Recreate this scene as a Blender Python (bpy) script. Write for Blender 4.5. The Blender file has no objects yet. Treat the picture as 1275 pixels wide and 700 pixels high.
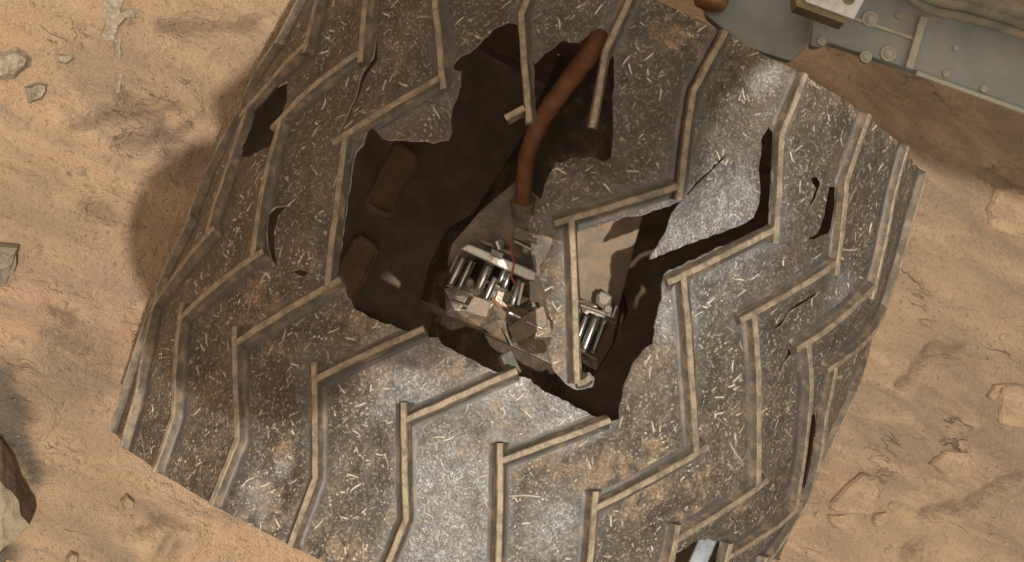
import bpy, bmesh, math, random
import numpy as np
from mathutils import Vector, Matrix, noise
from mathutils.geometry import delaunay_2d_cdt

random.seed(7)
rng = np.random.default_rng(11)
SC = bpy.context.scene
COL = SC.collection

# ------------------------------------------------------------------ measurements (millimetres)
D = {
 'grouser_nominal': {
  'T': [49.1,200.0],
  'a': [49.1,157.9],
  'b': [76.3,103.6],
  'c': [16.3,48.8],
  'd': [76.1,-49.5],
  'e': [27.6,-100.2],
  'f': [53.8,-157.1],
  'B': [55.2,-200.0],
 },
 'grouser_seen': {
  -6: {
   'd': [-322.1,-45.8],
   'e': [-346.8,-84.7],
  },
  -5: {
   'b': [-244.5,98.7],
   'c': [-308.4,47.1],
   'd': [-256.7,-45.8],
   'e': [-316.8,-105.0],
   'f': [-275.6,-160.2],
   'B': [-269.3,-204.1],
  },
  -4: {
   'b': [-179.2,102.2],
   'c': [-231.1,44.4],
   'd': [-188.2,-47.3],
   'e': [-244.6,-103.3],
   'f': [-210.2,-162.0],
   'B': [-209.1,-201.1],
  },
  -3: {
   'b': [-108.6,103.4],
   'c': [-156.8,47.9],
   'd': [-120.1,-45.0],
   'e': [-173.2,-101.9],
   'f': [-142.6,-155.0],
   'B': [-142.9,-203.4],
  },
  -2: {
   'a': [-78.1,158.3],
   'b': [-46.6,104.5],
   'd': [-55.7,-51.8],
   'e': [-104.2,-101.1],
   'f': [-77.1,-154.8],
   'B': [-75.4,-201.3],
  },
  -1: {
   'a': [-17.1,157.8],
   'd': [7.1,-52.4],
   'e': [-37.5,-100.6],
   'f': [-11.4,-154.9],
  },
  0: {
   'T': [50.5,205.3],
   'a': [45.7,157.2],
   'b': [61.9,99.8],
   'c': [6.6,52.7],
   'd': [72.8,-56.3],
   'e': [27.3,-99.2],
  },
  1: {
   'T': [115.2,204.5],
   'a': [114.7,158.4],
   'b': [137.0,102.9],
   'c': [86.0,49.7],
   'd': [148.5,-46.8],
   'e': [95.8,-102.7],
  },
  2: {
   'T': [181.6,203.5],
   'a': [180.3,153.3],
   'b': [201.3,104.7],
   'c': [145.1,48.2],
   'd': [218.7,-50.0],
   'e': [164.0,-102.1],
  },
  3: {
   'T': [244.0,201.6],
   'a': [247.5,162.2],
   'b': [263.7,106.3],
   'c': [204.1,48.4],
   'd': [304.9,-53.0],
  },
  4: {
   'T': [311.9,200.3],
   'c': [249.7,45.1],
  },
 },
 'holes': {
  'main': [[-148.3,56.2],[-145.4,46.3],[-149.0,40.2],[-147.0,33.5],[-139.7,13.9],[-130.9,-8.7],[-124.4,-30.6],[-121.8,-37.9],[-115.0,-38.2],[-109.5,-43.7],[-102.0,-49.6],[-88.2,-52.3],[-77.3,-51.2],[-55.7,-49.9],[-46.8,-49.4],[-39.9,-46.0],[-36.8,-49.0],[-30.9,-49.6],[-22.3,-50.2],[-7.2,-50.7],[6.1,-50.8],[16.3,-48.0],[24.3,-46.1],[27.9,-47.8],[36.5,-49.5],[47.7,-49.5],[56.1,-50.3],[67.6,-51.4],[78.8,-51.2],[85.0,-49.2],[88.3,-46.3],[85.8,-42.4],[85.3,-35.6],[84.7,-27.2],[84.0,-16.1],[85.2,-6.4],[86.7,-2.0],[91.3,4.7],[89.5,9.4],[86.4,14.6],[85.5,21.2],[82.4,26.4],[81.7,31.5],[78.0,38.0],[76.5,46.1],[78.2,50.1],[81.7,51.7],[97.9,68.7],[118.4,87.6],[133.9,100.5],[137.8,106.0],[134.5,115.1],[126.9,128.4],[117.5,146.5],[112.1,158.5],[106.8,160.6],[106.3,151.5],[113.5,131.0],[123.1,113.1],[123.5,103.9],[115.8,94.2],[93.6,74.8],[68.3,51.9],[67.6,53.6],[68.9,62.2],[69.8,72.9],[67.2,83.7],[69.1,92.6],[64.0,86.6],[57.3,82.0],[48.1,74.2],[39.6,68.8],[30.2,60.9],[21.3,53.3],[13.7,46.7],[14.4,41.6],[23.5,24.1],[34.7,2.2],[46.5,-19.5],[53.4,-30.5],[56.8,-28.0],[61.7,-29.7],[62.2,-34.3],[56.8,-39.8],[51.6,-40.9],[45.1,-40.4],[39.3,-37.6],[33.5,-33.6],[26.8,-25.3],[26.2,-20.2],[22.8,-8.8],[17.6,-4.1],[15.2,-2.5],[10.8,4.7],[6.8,9.9],[-0.3,17.0],[1.3,21.9],[2.0,26.5],[1.6,33.3],[0.9,37.3],[-7.3,35.9],[-12.6,34.2],[-16.3,37.5],[-16.8,50.7],[-17.5,66.7],[-17.8,81.8],[-14.8,82.5],[-7.2,89.0],[3.0,93.5],[9.7,94.7],[14.5,97.9],[12.4,106.3],[0.5,130.2],[-5.5,145.3],[-13.0,159.4],[-21.2,168.9],[-23.5,170.2],[-31.6,167.7],[-37.3,156.7],[-43.4,154.9],[-47.1,154.6],[-54.7,140.0],[-57.2,132.0],[-47.5,113.5],[-39.2,98.6],[-45.6,96.6],[-56.1,115.7],[-67.5,133.8],[-78.9,152.4],[-81.0,152.8],[-94.0,147.2],[-96.1,143.0],[-100.9,132.3],[-107.1,121.7],[-109.0,114.8],[-107.9,110.6],[-101.2,112.2],[-99.9,104.2],[-102.5,88.1],[-102.5,70.7],[-111.9,65.9],[-123.3,60.4],[-137.2,55.0],[-144.3,57.4]],
  'side_a': [[-263.6,71.7],[-251.2,58.2],[-242.3,45.3],[-234.7,26.8],[-258.5,17.1],[-287.7,11.5],[-311.4,30.3],[-317.8,49.2],[-291.7,64.3]],
  'crack_a': [[-180.5,118.0],[-168.0,100.7],[-169.9,90.9],[-169.8,79.3],[-168.2,64.1],[-167.1,49.4],[-169.5,44.8],[-170.0,57.3],[-172.9,75.6],[-175.5,90.8],[-173.5,101.7],[-178.8,112.4]],
  'crack_b': [[-186.4,-7.8],[-196.3,-12.0],[-199.9,-17.4],[-194.8,-26.9],[-187.2,-36.2],[-178.0,-43.2],[-168.3,-46.5],[-176.6,-38.9],[-185.3,-27.3],[-188.9,-17.0]],
  'crack_c': [[-157.8,-45.5],[-152.1,-42.1],[-142.1,-41.6],[-145.7,-45.5]],
  'hook': [[152.5,143.4],[158.3,146.8],[163.4,143.8],[163.2,134.8],[159.6,120.1],[158.7,129.2],[160.0,139.1],[155.4,141.2]],
  'slot': [[172.2,145.0],[179.5,147.7],[184.9,137.5],[190.1,123.1],[189.7,119.0],[183.3,115.1],[178.6,110.6],[170.1,108.0],[177.1,114.5],[177.3,126.3]],
  'crack_d': [[205.7,84.0],[205.2,78.8],[198.6,73.3],[191.9,68.3],[185.9,62.9],[179.3,50.6],[168.6,41.4],[176.2,51.3],[182.2,62.8],[188.8,70.0],[200.7,79.0]],
  'crack_e': [[194.1,41.5],[201.6,38.2],[197.6,31.3],[197.6,13.8],[194.1,28.0],[196.2,35.9]],
  'slit_f': [[113.4,16.4],[118.8,11.9],[123.3,6.6],[128.3,-2.5],[131.0,-10.2],[124.9,-3.7],[119.4,5.1]],
  'slit_g': [[274.8,13.1],[298.2,-0.7],[340.8,-17.5],[347.8,-33.1],[347.7,-47.2],[290.3,-28.9],[265.2,-11.7],[252.7,0.7]],
  'bottom': [[176.4,-109.7],[193.4,-97.3],[219.7,-91.4],[230.7,-103.4],[233.8,-117.7],[204.4,-125.0],[182.3,-118.5]],
  'crack_h': [[70.1,96.9],[72.8,105.7],[78.0,115.6],[84.9,127.9],[88.3,134.4],[85.6,127.5],[79.0,114.9],[74.0,104.9],[71.6,97.6]],
 },
 'windows': [[[-610.3,88.9],[-616.3,92.2],[-633.4,90.3],[-639.1,86.7],[-640.5,81.3],[-638.6,33.8],[-633.4,30.2],[-613.6,31.2],[-607.7,34.8],[-606.7,39.7]],[[-611.7,3.8],[-617.5,8.2],[-634.6,6.8],[-640.2,3.0],[-640.6,-2.8],[-637.2,-50.1],[-631.9,-53.6],[-612.0,-51.9],[-606.3,-48.1],[-605.5,-43.3]]],
 'flap': [[64.5,46.3],[96.3,71.9],[119.9,91.5],[132.9,104.0],[131.3,112.7],[112.7,149.9],[109.4,159.5],[91.1,138.3],[84.9,127.9],[72.5,106.1],[67.2,94.0],[60.6,82.4]],
 'sag': [[-149.9,52.4],[-113.9,101.8],[-100.4,117.6],[-93.4,104.7],[-96.2,86.9],[-95.9,66.4],[-109.1,60.7],[-137.3,49.3]],
 'spoke': [[-97.9,190.0,431.6],[-95.3,171.7,421.8],[-92.5,156.2,406.8],[-88.7,136.5,381.3],[-85.9,115.1,360.9],[-78.1,94.2,342.5],[-67.3,74.3,330.7],[-55.8,59.2,319.1],[-43.5,46.1,303.6],[-30.8,37.1,280.7]],
 'rods': [[[-83.1,12.3,324.3],[-84.2,-10.5,323.8],3.2],[[-77.6,12.6,326.5],[-78.0,-9.4,326.3],2.2],[[-66.5,14.2,331.0],[-66.4,-5.0,331.0],3.6],[[-59.7,8.5,333.7],[-59.7,-9.0,333.7],2.4],[[-52.3,16.3,336.7],[-51.9,3.2,336.9],2.6],[[-44.6,13.9,339.8],[-42.7,-5.6,340.6],4.0],[[-56.0,15.7,335.2],[-55.9,6.1,335.3],2],[[-3.1,13.4,356.6],[1.1,-10.4,358.3],2.4],[[3.1,10.4,359.1],[4.4,-13.1,359.6],2.2],[[9.1,12.1,361.5],[10.3,-13.8,362.0],3.4],[[15.1,12.5,364.0],[16.3,-12.2,364.4],2.2]],
 'bracket': [[-89.9,15.7,328.0],[-86.3,21.7,329.5],[-39.6,23.1,348.3],[-37.6,16.8,349.1],[-43.6,15.2,346.7]],
 'plates': [[[-80.8,47.2,309.0],[-67.0,78.3,314.6],[-37.4,68.1,326.6],[-21.1,31.3,333.2],[-30.3,20.8,329.4],[-68.0,19.1,314.2],[-86.2,3.0,306.8],[-88.9,17.6,305.8]],[[-21.4,62.0,336.3],[-6.2,78.5,342.4],[15.2,91.2,351.0],[17.5,71.6,352.0],[22.3,43.4,353.9],[24.9,23.3,355.0],[-0.4,19.1,344.8]],[[-80.3,-12.8,306.0],[-60.2,2.9,314.1],[-27.3,5.3,327.4],[-7.2,-2.1,335.5],[4.3,-30.1,340.2],[-24.1,-29.7,328.7],[-72.1,-28.4,309.3]],[[-9.2,14.3,336.9],[26.1,27.6,351.1],[32.2,-1.1,353.6],[29.4,-21.9,352.5],[7.4,-19.1,343.6]]],
 'bolts': [[[7.4,24.4,365.1],6],[[-68.0,30.3,334.7],4.5],[[-74.5,-2.4,332.1],3.5],[[12.2,19.5,367.1],4],[[-50.5,33.9,341.8],4]],
 'ring_y': [-39.5,-46.5,-43.7],
 'beam': {
  'left': [[-33.0,287.2,333.7],[38.7,321.8,362.7],[61.7,264.9,372.0],[67.1,244.6,374.2],[61.1,230.0,371.8],[31.7,225.7,359.9],[-0.3,234.9,346.9]],
  'right': [[27.2,313.8,390.4],[215.9,405.1,466.6],[271.5,264.1,489.1],[194.2,257.5,457.9],[159.7,255.3,443.9],[118.1,251.5,427.2],[96.5,248.8,418.4],[64.2,245.3,405.4],[60.4,239.8,403.8],[54.9,238.4,401.6],[49.6,258.1,399.5]],
 },
 'rib': [[111.0,286.5,428.6],[115.2,250.0,430.3]],
 'beambolts': [[[81.5,271.0,414.5],9],[[100.8,254.5,422.3],9],[[88.7,246.3,417.4],7],[[59.4,243.5,405.6],5],[[139.1,258.0,437.8],4],[[164.7,258.9,448.1],4],[[97.8,281.3,421.1],4],[[138.2,276.8,437.4],3]],
 'whitebox': [[9.1,271.9,437.0],[49.2,291.3,453.2],[50.8,268.8,453.9],[49.7,254.4,453.4],[18.7,252.2,440.9]],
 'knob': [[-6.5,246.3,355.2]],
 'cables': [[[35.7,311.2,427.9],[80.1,289.6,445.9],[98.9,285.7,453.5],[123.6,291.2,463.5],[158.1,295.5,477.4],[225.0,296.6,504.4]],[[31.1,318.1,429.5],[75.3,296.5,447.4],[94.1,292.7,455.0],[118.8,298.2,465.0],[153.2,302.4,478.8],[219.9,303.6,505.8]],[[27.6,323.3,430.7],[71.8,301.8,448.6],[90.6,297.9,456.1],[115.2,303.4,466.1],[149.5,307.6,480.0],[216.1,308.8,506.9]],[[23.0,330.2,432.3],[67.1,308.7,450.1],[85.8,304.8,457.7],[110.4,310.3,467.6],[144.6,314.5,481.4],[211.1,315.7,508.3]],[[19.0,336.2,433.7],[63.0,314.7,451.5],[81.7,310.9,459.0],[106.3,316.3,468.9],[140.4,320.5,482.7],[206.7,321.7,509.5]],[[14.4,343.0,435.3],[58.3,321.6,453.0],[77.0,317.7,460.6],[101.5,323.2,470.5],[135.5,327.4,484.2],[201.8,328.5,511.0]],[[10.5,348.9,436.7],[54.3,327.5,454.4],[72.9,323.7,461.9],[97.3,329.1,471.8],[131.3,333.3,485.5],[197.4,334.4,512.2]],[[5.9,355.7,438.3],[49.6,334.3,456.0],[68.2,330.5,463.5],[92.6,335.9,473.3],[126.5,340.1,487.1],[192.4,341.2,513.7]]],
 'rocks': {
  'grey_rock': [[-352.2,-125.8],[-329.5,-116.4],[-318.4,-112.2],[-310.7,-126.4],[-312.3,-147.5],[-319.4,-161.8],[-334.1,-166.7]],
  'boulder': [[-295.8,-283.5],[-280.9,-263.6],[-265.1,-260.8],[-253.6,-268.3],[-238.4,-282.1],[-222.0,-295.6],[-217.0,-303.6],[-218.0,-313.9],[-224.1,-329.7],[-229.2,-349.3],[-261.4,-361.3]],
  'slab_a': [[475.3,-33.9],[484.3,-12.8],[494.2,4.5],[508.6,7.6],[520.9,-4.6],[524.1,-18.5],[524.7,-27.6],[501.0,-35.8],[479.7,-40.5]],
  'slab_b': [[561.3,39.1],[565.2,47.5],[573.5,59.3],[591.4,64.7],[609.5,64.1],[617.9,56.2],[612.1,45.3],[594.1,35.7],[583.2,36.6]],
  'slab_c': [[603.1,142.6],[613.5,146.9],[638.9,155.6],[659.8,116.1],[634.3,107.6],[618.3,105.6],[612.4,118.8]],
  'slab_d': [[591.7,124.1],[595.1,137.6],[603.4,141.9],[607.6,128.0],[603.3,122.0]],
  'slab_e': [[526.0,-26.2],[538.8,-19.7],[544.0,-27.8],[537.4,-40.5],[528.0,-33.9]],
  'slab_f': [[479.8,-44.7],[497.9,-39.4],[509.6,-40.9],[508.2,-49.8],[495.7,-54.5],[483.0,-51.0]],
  'pale_ridge': [[-400.1,12.1],[-393.4,19.5],[-380.1,27.4],[-368.6,27.4],[-365.0,20.7],[-368.5,13.4],[-377.9,-0.2],[-390.9,-8.5]],
  'pale_knob': [[-361.6,4.1],[-355.6,11.9],[-347.8,12.8],[-343.9,5.5],[-346.3,-2.7],[-354.2,-6.4]],
  'pale_knob2': [[-350.7,37.5],[-341.0,43.6],[-336.7,40.0],[-340.8,33.8],[-348.1,31.7]],
  'vein_a': [[-337.7,99.0],[-324.6,105.5],[-319.9,92.2],[-309.0,99.1],[-305.7,95.0],[-314.1,82.3],[-314.5,69.3],[-319.2,62.7],[-325.2,66.8],[-325.4,78.1]],
  'vein_b': [[-315.0,69.0],[-310.1,72.1],[-302.9,57.8],[-303.6,54.6],[-309.7,58.8]],
  'vein_c': [[-302.2,43.9],[-298.5,46.4],[-294.5,37.6],[-291.6,29.7],[-295.0,29.5]],
  'stone_a': [[-154.5,-272.5],[-152.2,-266.5],[-144.7,-268.7],[-142.5,-275.1],[-148.1,-278.7]],
  'stone_b': [[-176.0,-332.4],[-174.6,-326.1],[-168.0,-326.5],[-165.9,-332.9],[-171.4,-336.4]],
  'slab_g': [[504.8,309.1],[522.2,319.6],[549.0,324.9],[567.5,290.0],[544.3,277.9],[518.8,272.6],[507.9,287.4]],
 },
 'patches': {
  'grey': [[[-313.2,-213.7],[-285.4,-207.8],[-269.7,-216.8],[-251.0,-234.0],[-234.2,-259.2],[-219.0,-275.9],[-224.0,-294.2],[-261.1,-269.8],[-284.3,-279.0]],[[-243.9,-354.8],[-226.2,-332.6],[-214.1,-336.6],[-209.2,-363.1],[-235.8,-372.9]]],
  'greyspot': [[427.6,261.4],[523.7,253.4],[478.8,123.7],[548.4,127.0],[-244.8,-213.7],[667.5,10.3],[615.3,-0.8],[540.9,13.4],[-162.3,-302.9],[532.7,265.9],[-231.5,-165.5],[-314.7,-81.0],[-309.3,45.5],[537.9,186.8]],
  'sandspot': [[-231.8,-258.2],[-257.5,95.7],[-208.0,83.4],[-361.0,45.1],[-308.7,-71.3],[484.3,210.6],[455.2,130.6],[-191.0,-270.8],[617.8,-25.6],[561.2,-55.3],[581.4,183.7]],
 },
 'cracks': [[[-317.9,-4.8],[-292.6,8.6],[-268.5,25.6],[-245.9,42.0]],[[-275.3,-6.2],[-252.4,5.9],[-230.6,29.0]],[[-288.4,30.5],[-255.4,28.2],[-237.3,4.2]],[[-265.5,-229.3],[-256.5,-234.1],[-247.3,-236.0]],[[-128.4,-290.1],[-112.5,-276.8],[-95.4,-273.9]],[[-107.5,-304.0],[-106.9,-289.2],[-103.4,-280.6]],[[-93.4,-302.5],[-94.7,-288.3]],[[-282.1,94.4],[-248.9,108.6],[-215.2,131.0]],[[-277.2,-64.1],[-266.9,-55.9],[-257.2,-58.7]],[[-272.9,-151.0],[-255.8,-145.8],[-252.6,-153.0]],[[578.3,-48.9],[588.1,-28.2]],[[577.0,-6.8],[616.5,16.8],[667.5,71.2]],[[493.2,95.9],[512.1,137.5],[542.2,158.7]]],
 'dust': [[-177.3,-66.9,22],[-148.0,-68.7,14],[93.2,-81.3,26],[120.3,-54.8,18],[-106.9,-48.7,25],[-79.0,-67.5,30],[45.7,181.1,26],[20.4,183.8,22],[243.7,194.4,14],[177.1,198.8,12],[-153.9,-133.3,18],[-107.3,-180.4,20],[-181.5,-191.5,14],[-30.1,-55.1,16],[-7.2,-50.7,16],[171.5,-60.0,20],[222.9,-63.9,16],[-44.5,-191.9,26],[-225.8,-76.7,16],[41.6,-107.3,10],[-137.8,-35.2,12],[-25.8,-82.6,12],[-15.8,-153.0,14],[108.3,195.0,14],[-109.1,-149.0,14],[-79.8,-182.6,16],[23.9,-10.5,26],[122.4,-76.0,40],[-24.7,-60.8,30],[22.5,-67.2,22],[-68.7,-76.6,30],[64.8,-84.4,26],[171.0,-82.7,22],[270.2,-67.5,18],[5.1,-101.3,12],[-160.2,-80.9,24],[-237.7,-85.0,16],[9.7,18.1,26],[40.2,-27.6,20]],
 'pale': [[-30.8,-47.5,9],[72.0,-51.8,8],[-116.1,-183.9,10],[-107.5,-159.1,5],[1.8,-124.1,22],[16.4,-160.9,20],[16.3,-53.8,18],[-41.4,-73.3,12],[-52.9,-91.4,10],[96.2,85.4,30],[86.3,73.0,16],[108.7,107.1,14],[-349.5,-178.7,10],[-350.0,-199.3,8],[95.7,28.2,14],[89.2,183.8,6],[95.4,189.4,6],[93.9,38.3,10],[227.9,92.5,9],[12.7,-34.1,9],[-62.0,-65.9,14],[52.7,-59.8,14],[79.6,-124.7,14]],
 'broken_end_a': [-4.5,109.3],
 'broken_end_b': [[-41.8,96.6],[-49.1,104.0],[-57.4,93.5]],
 'broken_end_c': [[50.9,-37.3],[55.1,-34.4],[57.1,-30.4]],
 'wire': [[-64.5,34.6,344.7],[-60.9,27.3,346.2],[-56.9,21.5,347.8],[-54.7,12.4,348.7],[-49.3,8.4,350.9]],
 'boulder_face': [[-285.2,-307.3],[-269.0,-290.5],[-256.6,-287.8],[-247.7,-290.7],[-237.8,-297.4],[-229.4,-306.9],[-222.0,-311.2],[-223.9,-316.2],[-229.6,-328.2],[-236.0,-344.8],[-264.0,-355.3]],
 'boxhole': [41.7,265.6,450.7],
 'knob_dir': [[-9.3,267.0,354.1],[-4.5,238.7,356.0]],
 'strut': [[104.8,-87.7,454.1],[104.9,-124.7,454.2]],
 'tongue': [[-15.5,39.4],[0.4,40.9],[13.4,54.7],[60.5,-40.4],[41.6,-48.4],[-3.2,12.5]],
 'socket': [[-60.4,65.4,323.7],[-44.9,45.8,307.3]],
 'trim': [[121.9,250.3,429.7],[271.5,262.4,490.2]],
 'seam': [[55.0,265.5,402.7],[111.3,271.0,425.5]],
 'fittings': [[[-54.7,42.5,318.5],[-42.6,43.4,323.4],15,14,"g"],[[-72.8,30.6,341.4],[-68.5,25.5,343.1],5,8,"s"],[[-43.1,12.5,342.6],[-39.9,-3.4,343.9],5,6,"s"],[[-44.6,-10.2,344.2],[-35.7,-10.1,347.7],4,5,"s"],[[-38.7,-22.4,337.9],[-30.3,-30.4,341.3],2,3,"s"],[[-72.6,22.7,339.3],[-64.3,22.5,342.7],8,8,"g"],[[-77.9,26.9,326.4],[-54.6,27.2,335.8],5,8,"g"],[[-74.8,-9.6,323.3],[-66.1,-9.0,326.8],5,6,"g"],[[-86.3,-1.6,319.8],[-86.2,11.7,319.8],4,6,"g"],[[-57.6,19.3,330.3],[-37.4,19.3,338.4],3,14,"g"],[[-54.3,41.2,342.4],[-46.1,41.6,345.7],6,6,"g"],[[-61.2,35.7,341.8],[-47.6,35.1,347.3],3,5,"s"],[[-43.9,32.4,340.1],[-37.4,23.4,342.8],4,6,"g"],[[-62.6,3.3,326.1],[-48.1,3.6,331.9],4,5,"g"],[[-2.7,14.5,354.6],[22.0,16.8,364.6],4,8,"g"],[[3.5,26.6,362.5],[11.7,25.8,365.8],8,6,"g"],[[11.4,-13.1,356.0],[23.3,-14.7,360.8],4,6,"g"],[[-8.1,-0.4,350.3],[-0.5,-26.9,353.3],4,6,"c"],[[17.9,24.7,365.1],[18.4,15.3,365.3],4,5,"s"],[[-78.1,-18.7,319.8],[-56.5,-16.8,328.5],3,4,"g"],[[-55.3,-6.1,332.3],[-46.8,-9.2,335.7],4,4,"k"],[[-29.1,-10.5,341.8],[-17.2,-10.8,346.6],3,4,"s"]],
 'shims': [[[-37.1,-18.9,336.4],[-32.6,-9.5,338.2],[-22.2,4.6,342.4],[-14.4,-6.2,345.6],[-27.5,-28.8,340.3]],[[-66.1,-9.0,326.8],[-54.1,-8.1,331.7],[-52.8,-19.5,332.2],[-67.5,-21.7,326.3]]],
 'clip': [[-66.9,-37.8,422.5],[-55.8,-48.1,427.0]],
 'camera': {
  'loc': [-0.5151,-0.05193,1.5249],
  'right': [0.84284,0.4068,0.35233],
  'up': [-0.39546,0.9122,-0.10724],
  'back': [-0.36502,-0.04895,0.92971],
  'lens': 65.5446,
 },
 'crown': 0.3395,
}


# ------------------------------------------------------------------ camera
cd = D['camera']
cam = bpy.data.cameras.new('camera')
cam.sensor_width = 36.0
cam.lens = cd['lens']
cam.clip_start = 0.02
cam.clip_end = 2000.0
cam_ob = bpy.data.objects.new('camera', cam)
COL.objects.link(cam_ob)
cr, cu, cb = Vector(cd['right']), Vector(cd['up']), Vector(cd['back'])
cam_ob.matrix_world = Matrix(((cr.x, cu.x, cb.x, cd['loc'][0]), (cr.y, cu.y, cb.y, cd['loc'][1]),
                              (cr.z, cu.z, cb.z, cd['loc'][2]), (0, 0, 0, 1)))
SC.camera = cam_ob

# ------------------------------------------------------------------ sun, sky, exposure
SUN_DIR = (cr * 0.17 - cu * 0.10 + cb).normalized()          # towards the sun
sun = bpy.data.lights.new('sun', 'SUN')
sun.energy = 2.6
sun.angle = math.radians(0.5)
sun.color = (1.0, 0.96, 0.89)
sun_ob = bpy.data.objects.new('sun', sun)
COL.objects.link(sun_ob)
sun_ob.rotation_euler = SUN_DIR.to_track_quat('Z', 'Y').to_euler()
sun_ob.location = SUN_DIR * 5

world = bpy.data.worlds.new('World')
SC.world = world
world.use_nodes = True
wt = world.node_tree
bgn = wt.nodes['Background']
sky = wt.nodes.new('ShaderNodeTexSky')
sky.sky_type = 'NISHITA'
sky.sun_disc = False
sky.sun_elevation = math.asin(SUN_DIR.z)
sky.sun_rotation = math.atan2(SUN_DIR.x, SUN_DIR.y)
sky.dust_density = 4.0
bw = wt.nodes.new('ShaderNodeRGBToBW')
tint = wt.nodes.new('ShaderNodeMixRGB')
tint.blend_type = 'MULTIPLY'
tint.inputs[0].default_value = 1.0
tint.inputs[2].default_value = (1.0, 0.86, 0.70, 1)              # dusty butterscotch sky
wt.links.new(sky.outputs[0], bw.inputs[0])
wt.links.new(bw.outputs[0], tint.inputs[1])
wt.links.new(tint.outputs[0], bgn.inputs[0])
bgn.inputs[1].default_value = 0.13
SC.view_settings.view_transform = 'Standard'
SC.view_settings.look = 'None'
SC.view_settings.exposure = 0.0
SC.view_settings.gamma = 1.0
SC.view_settings.use_curve_mapping = False

# ------------------------------------------------------------------ helpers
def set_in(node, key, val):
    if isinstance(val, bpy.types.NodeSocket):
        node.id_data.links.new(val, node.inputs[key])
    else:
        node.inputs[key].default_value = val

class Mat:
    """short hand for building a procedural material"""
    def __init__(self, name):
        self.m = bpy.data.materials.new(name)
        self.m.use_nodes = True
        self.t = self.m.node_tree
        self.p = self.t.nodes['Principled BSDF']
    def n(self, kind, ins=None, **props):
        nd = self.t.nodes.new('ShaderNode' + kind)
        for k, v in props.items():
            setattr(nd, k, v)
        for k, v in (ins or {}).items():
            set_in(nd, k, v)
        return nd
    def math(self, op, a, b=0.0, c=0.0, clamp=False):
        return self.n('Math', {0: a, 1: b, 2: c}, operation=op, use_clamp=clamp).outputs[0]
    def vmath(self, op, a, b=(0, 0, 0)):
        return self.n('VectorMath', {0: a, 1: b}, operation=op).outputs[0]
    def noise(self, vec, scale, detail=4.0, rough=0.55, dist=0.0):
        return self.n('TexNoise', {'Vector': vec, 'Scale': scale, 'Detail': detail, 'Roughness': rough,
                                   'Distortion': dist}).outputs[0]
    def ramp(self, fac, a, b):                 # smooth 0..1 between a and b
        return self.n('MapRange', {'Value': fac, 'From Min': a, 'From Max': b}, interpolation_type='SMOOTHSTEP').outputs[0]
    def mix(self, fac, a, b):
        nd = self.n('MixRGB', {0: fac})
        for i, v in ((1, a), (2, b)):
            if isinstance(v, bpy.types.NodeSocket):
                self.t.links.new(v, nd.inputs[i])
            else:
                nd.inputs[i].default_value = (*v[:3], 1)
        return nd.outputs[0]
    def attr(self, name):
        return self.n('Attribute', attribute_name=name)
    def coord(self, which='Object'):
        return self.n('TexCoord').outputs[which]
    def bump(self, height, strength, dist, normal=None):
        ins = {'Height': height, 'Strength': strength, 'Distance': dist}
        if normal is not None:
            ins['Normal'] = normal
        return self.n('Bump', ins).outputs[0]
    def out(self, **k):
        names = {'color': 'Base Color', 'metal': 'Metallic', 'rough': 'Roughness', 'normal': 'Normal'}
        for a, v in k.items():
            if a == 'color' and not isinstance(v, bpy.types.NodeSocket):
                v = (*v[:3], 1)
            set_in(self.p, names[a], v)
        return self.m
    def scratches(self, vec, scale, length, width, bend, keep):
        """short curved strokes, one per Voronoi cell, each turned its own way"""
        v = self.vmath('MULTIPLY', vec, (scale, scale, scale))
        vor = self.n('TexVoronoi', {'Vector': v, 'Scale': 1.0, 'Randomness': 1.0}, voronoi_dimensions='2D')
        loc = self.vmath('SUBTRACT', v, vor.outputs['Position'])
        col = self.n('SeparateColor', {0: vor.outputs['Color']})
        ang = self.math('MULTIPLY', col.outputs[0], 6.283)
        rot = self.n('VectorRotate', {'Vector': loc, 'Angle': ang}, rotation_type='Z_AXIS').outputs[0]
        sp = self.n('SeparateXYZ', {0: rot})
        x, y = sp.outputs[0], sp.outputs[1]
        k = self.math('MULTIPLY', self.math('SUBTRACT', col.outputs[1], 0.5), bend)
        yy = self.math('ABSOLUTE', self.math('ADD', y, self.math('MULTIPLY', k, self.math('MULTIPLY', x, x))))
        my = self.ramp(yy, width * 1.5, width * 0.4)
        mx = self.ramp(self.math('ABSOLUTE', x), length, length * 0.5)
        on = self.ramp(col.outputs[2], keep, keep + 0.12)
        return self.math('MULTIPLY', self.math('MULTIPLY', my, mx), on)

def link(name, me, mats=(), parent=None):
    o = bpy.data.objects.new(name, me)
    for m in mats:
        me.materials.append(m)
    COL.objects.link(o)
    o.parent = parent
    return o

def from_bm(name, bm, mats, parent=None, smooth=False, loc=None):
    me = bpy.data.meshes.new(name)
    bm.normal_update()
    bm.to_mesh(me)
    bm.free()
    if smooth:
        me.shade_smooth()
    o = link(name, me, mats, parent)
    if loc:
        o.location = loc
    return o

def tag(o, label, cat, group=None, kind=None):
    o['label'] = label
    o['category'] = cat
    if group:
        o['group'] = group
    if kind:
        o['kind'] = kind
    return o

def empty(name, loc=(0, 0, 0)):
    o = bpy.data.objects.new(name, None)
    o.empty_display_size = 0.05
    COL.objects.link(o)
    o.location = loc
    return o

def V3(p):
    return Vector(p) * 0.001

def bevel(bm, w, seg=2):
    bmesh.ops.bevel(bm, geom=list(bm.edges), offset=w, segments=seg, affect='EDGES', profile=0.6)

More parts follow.
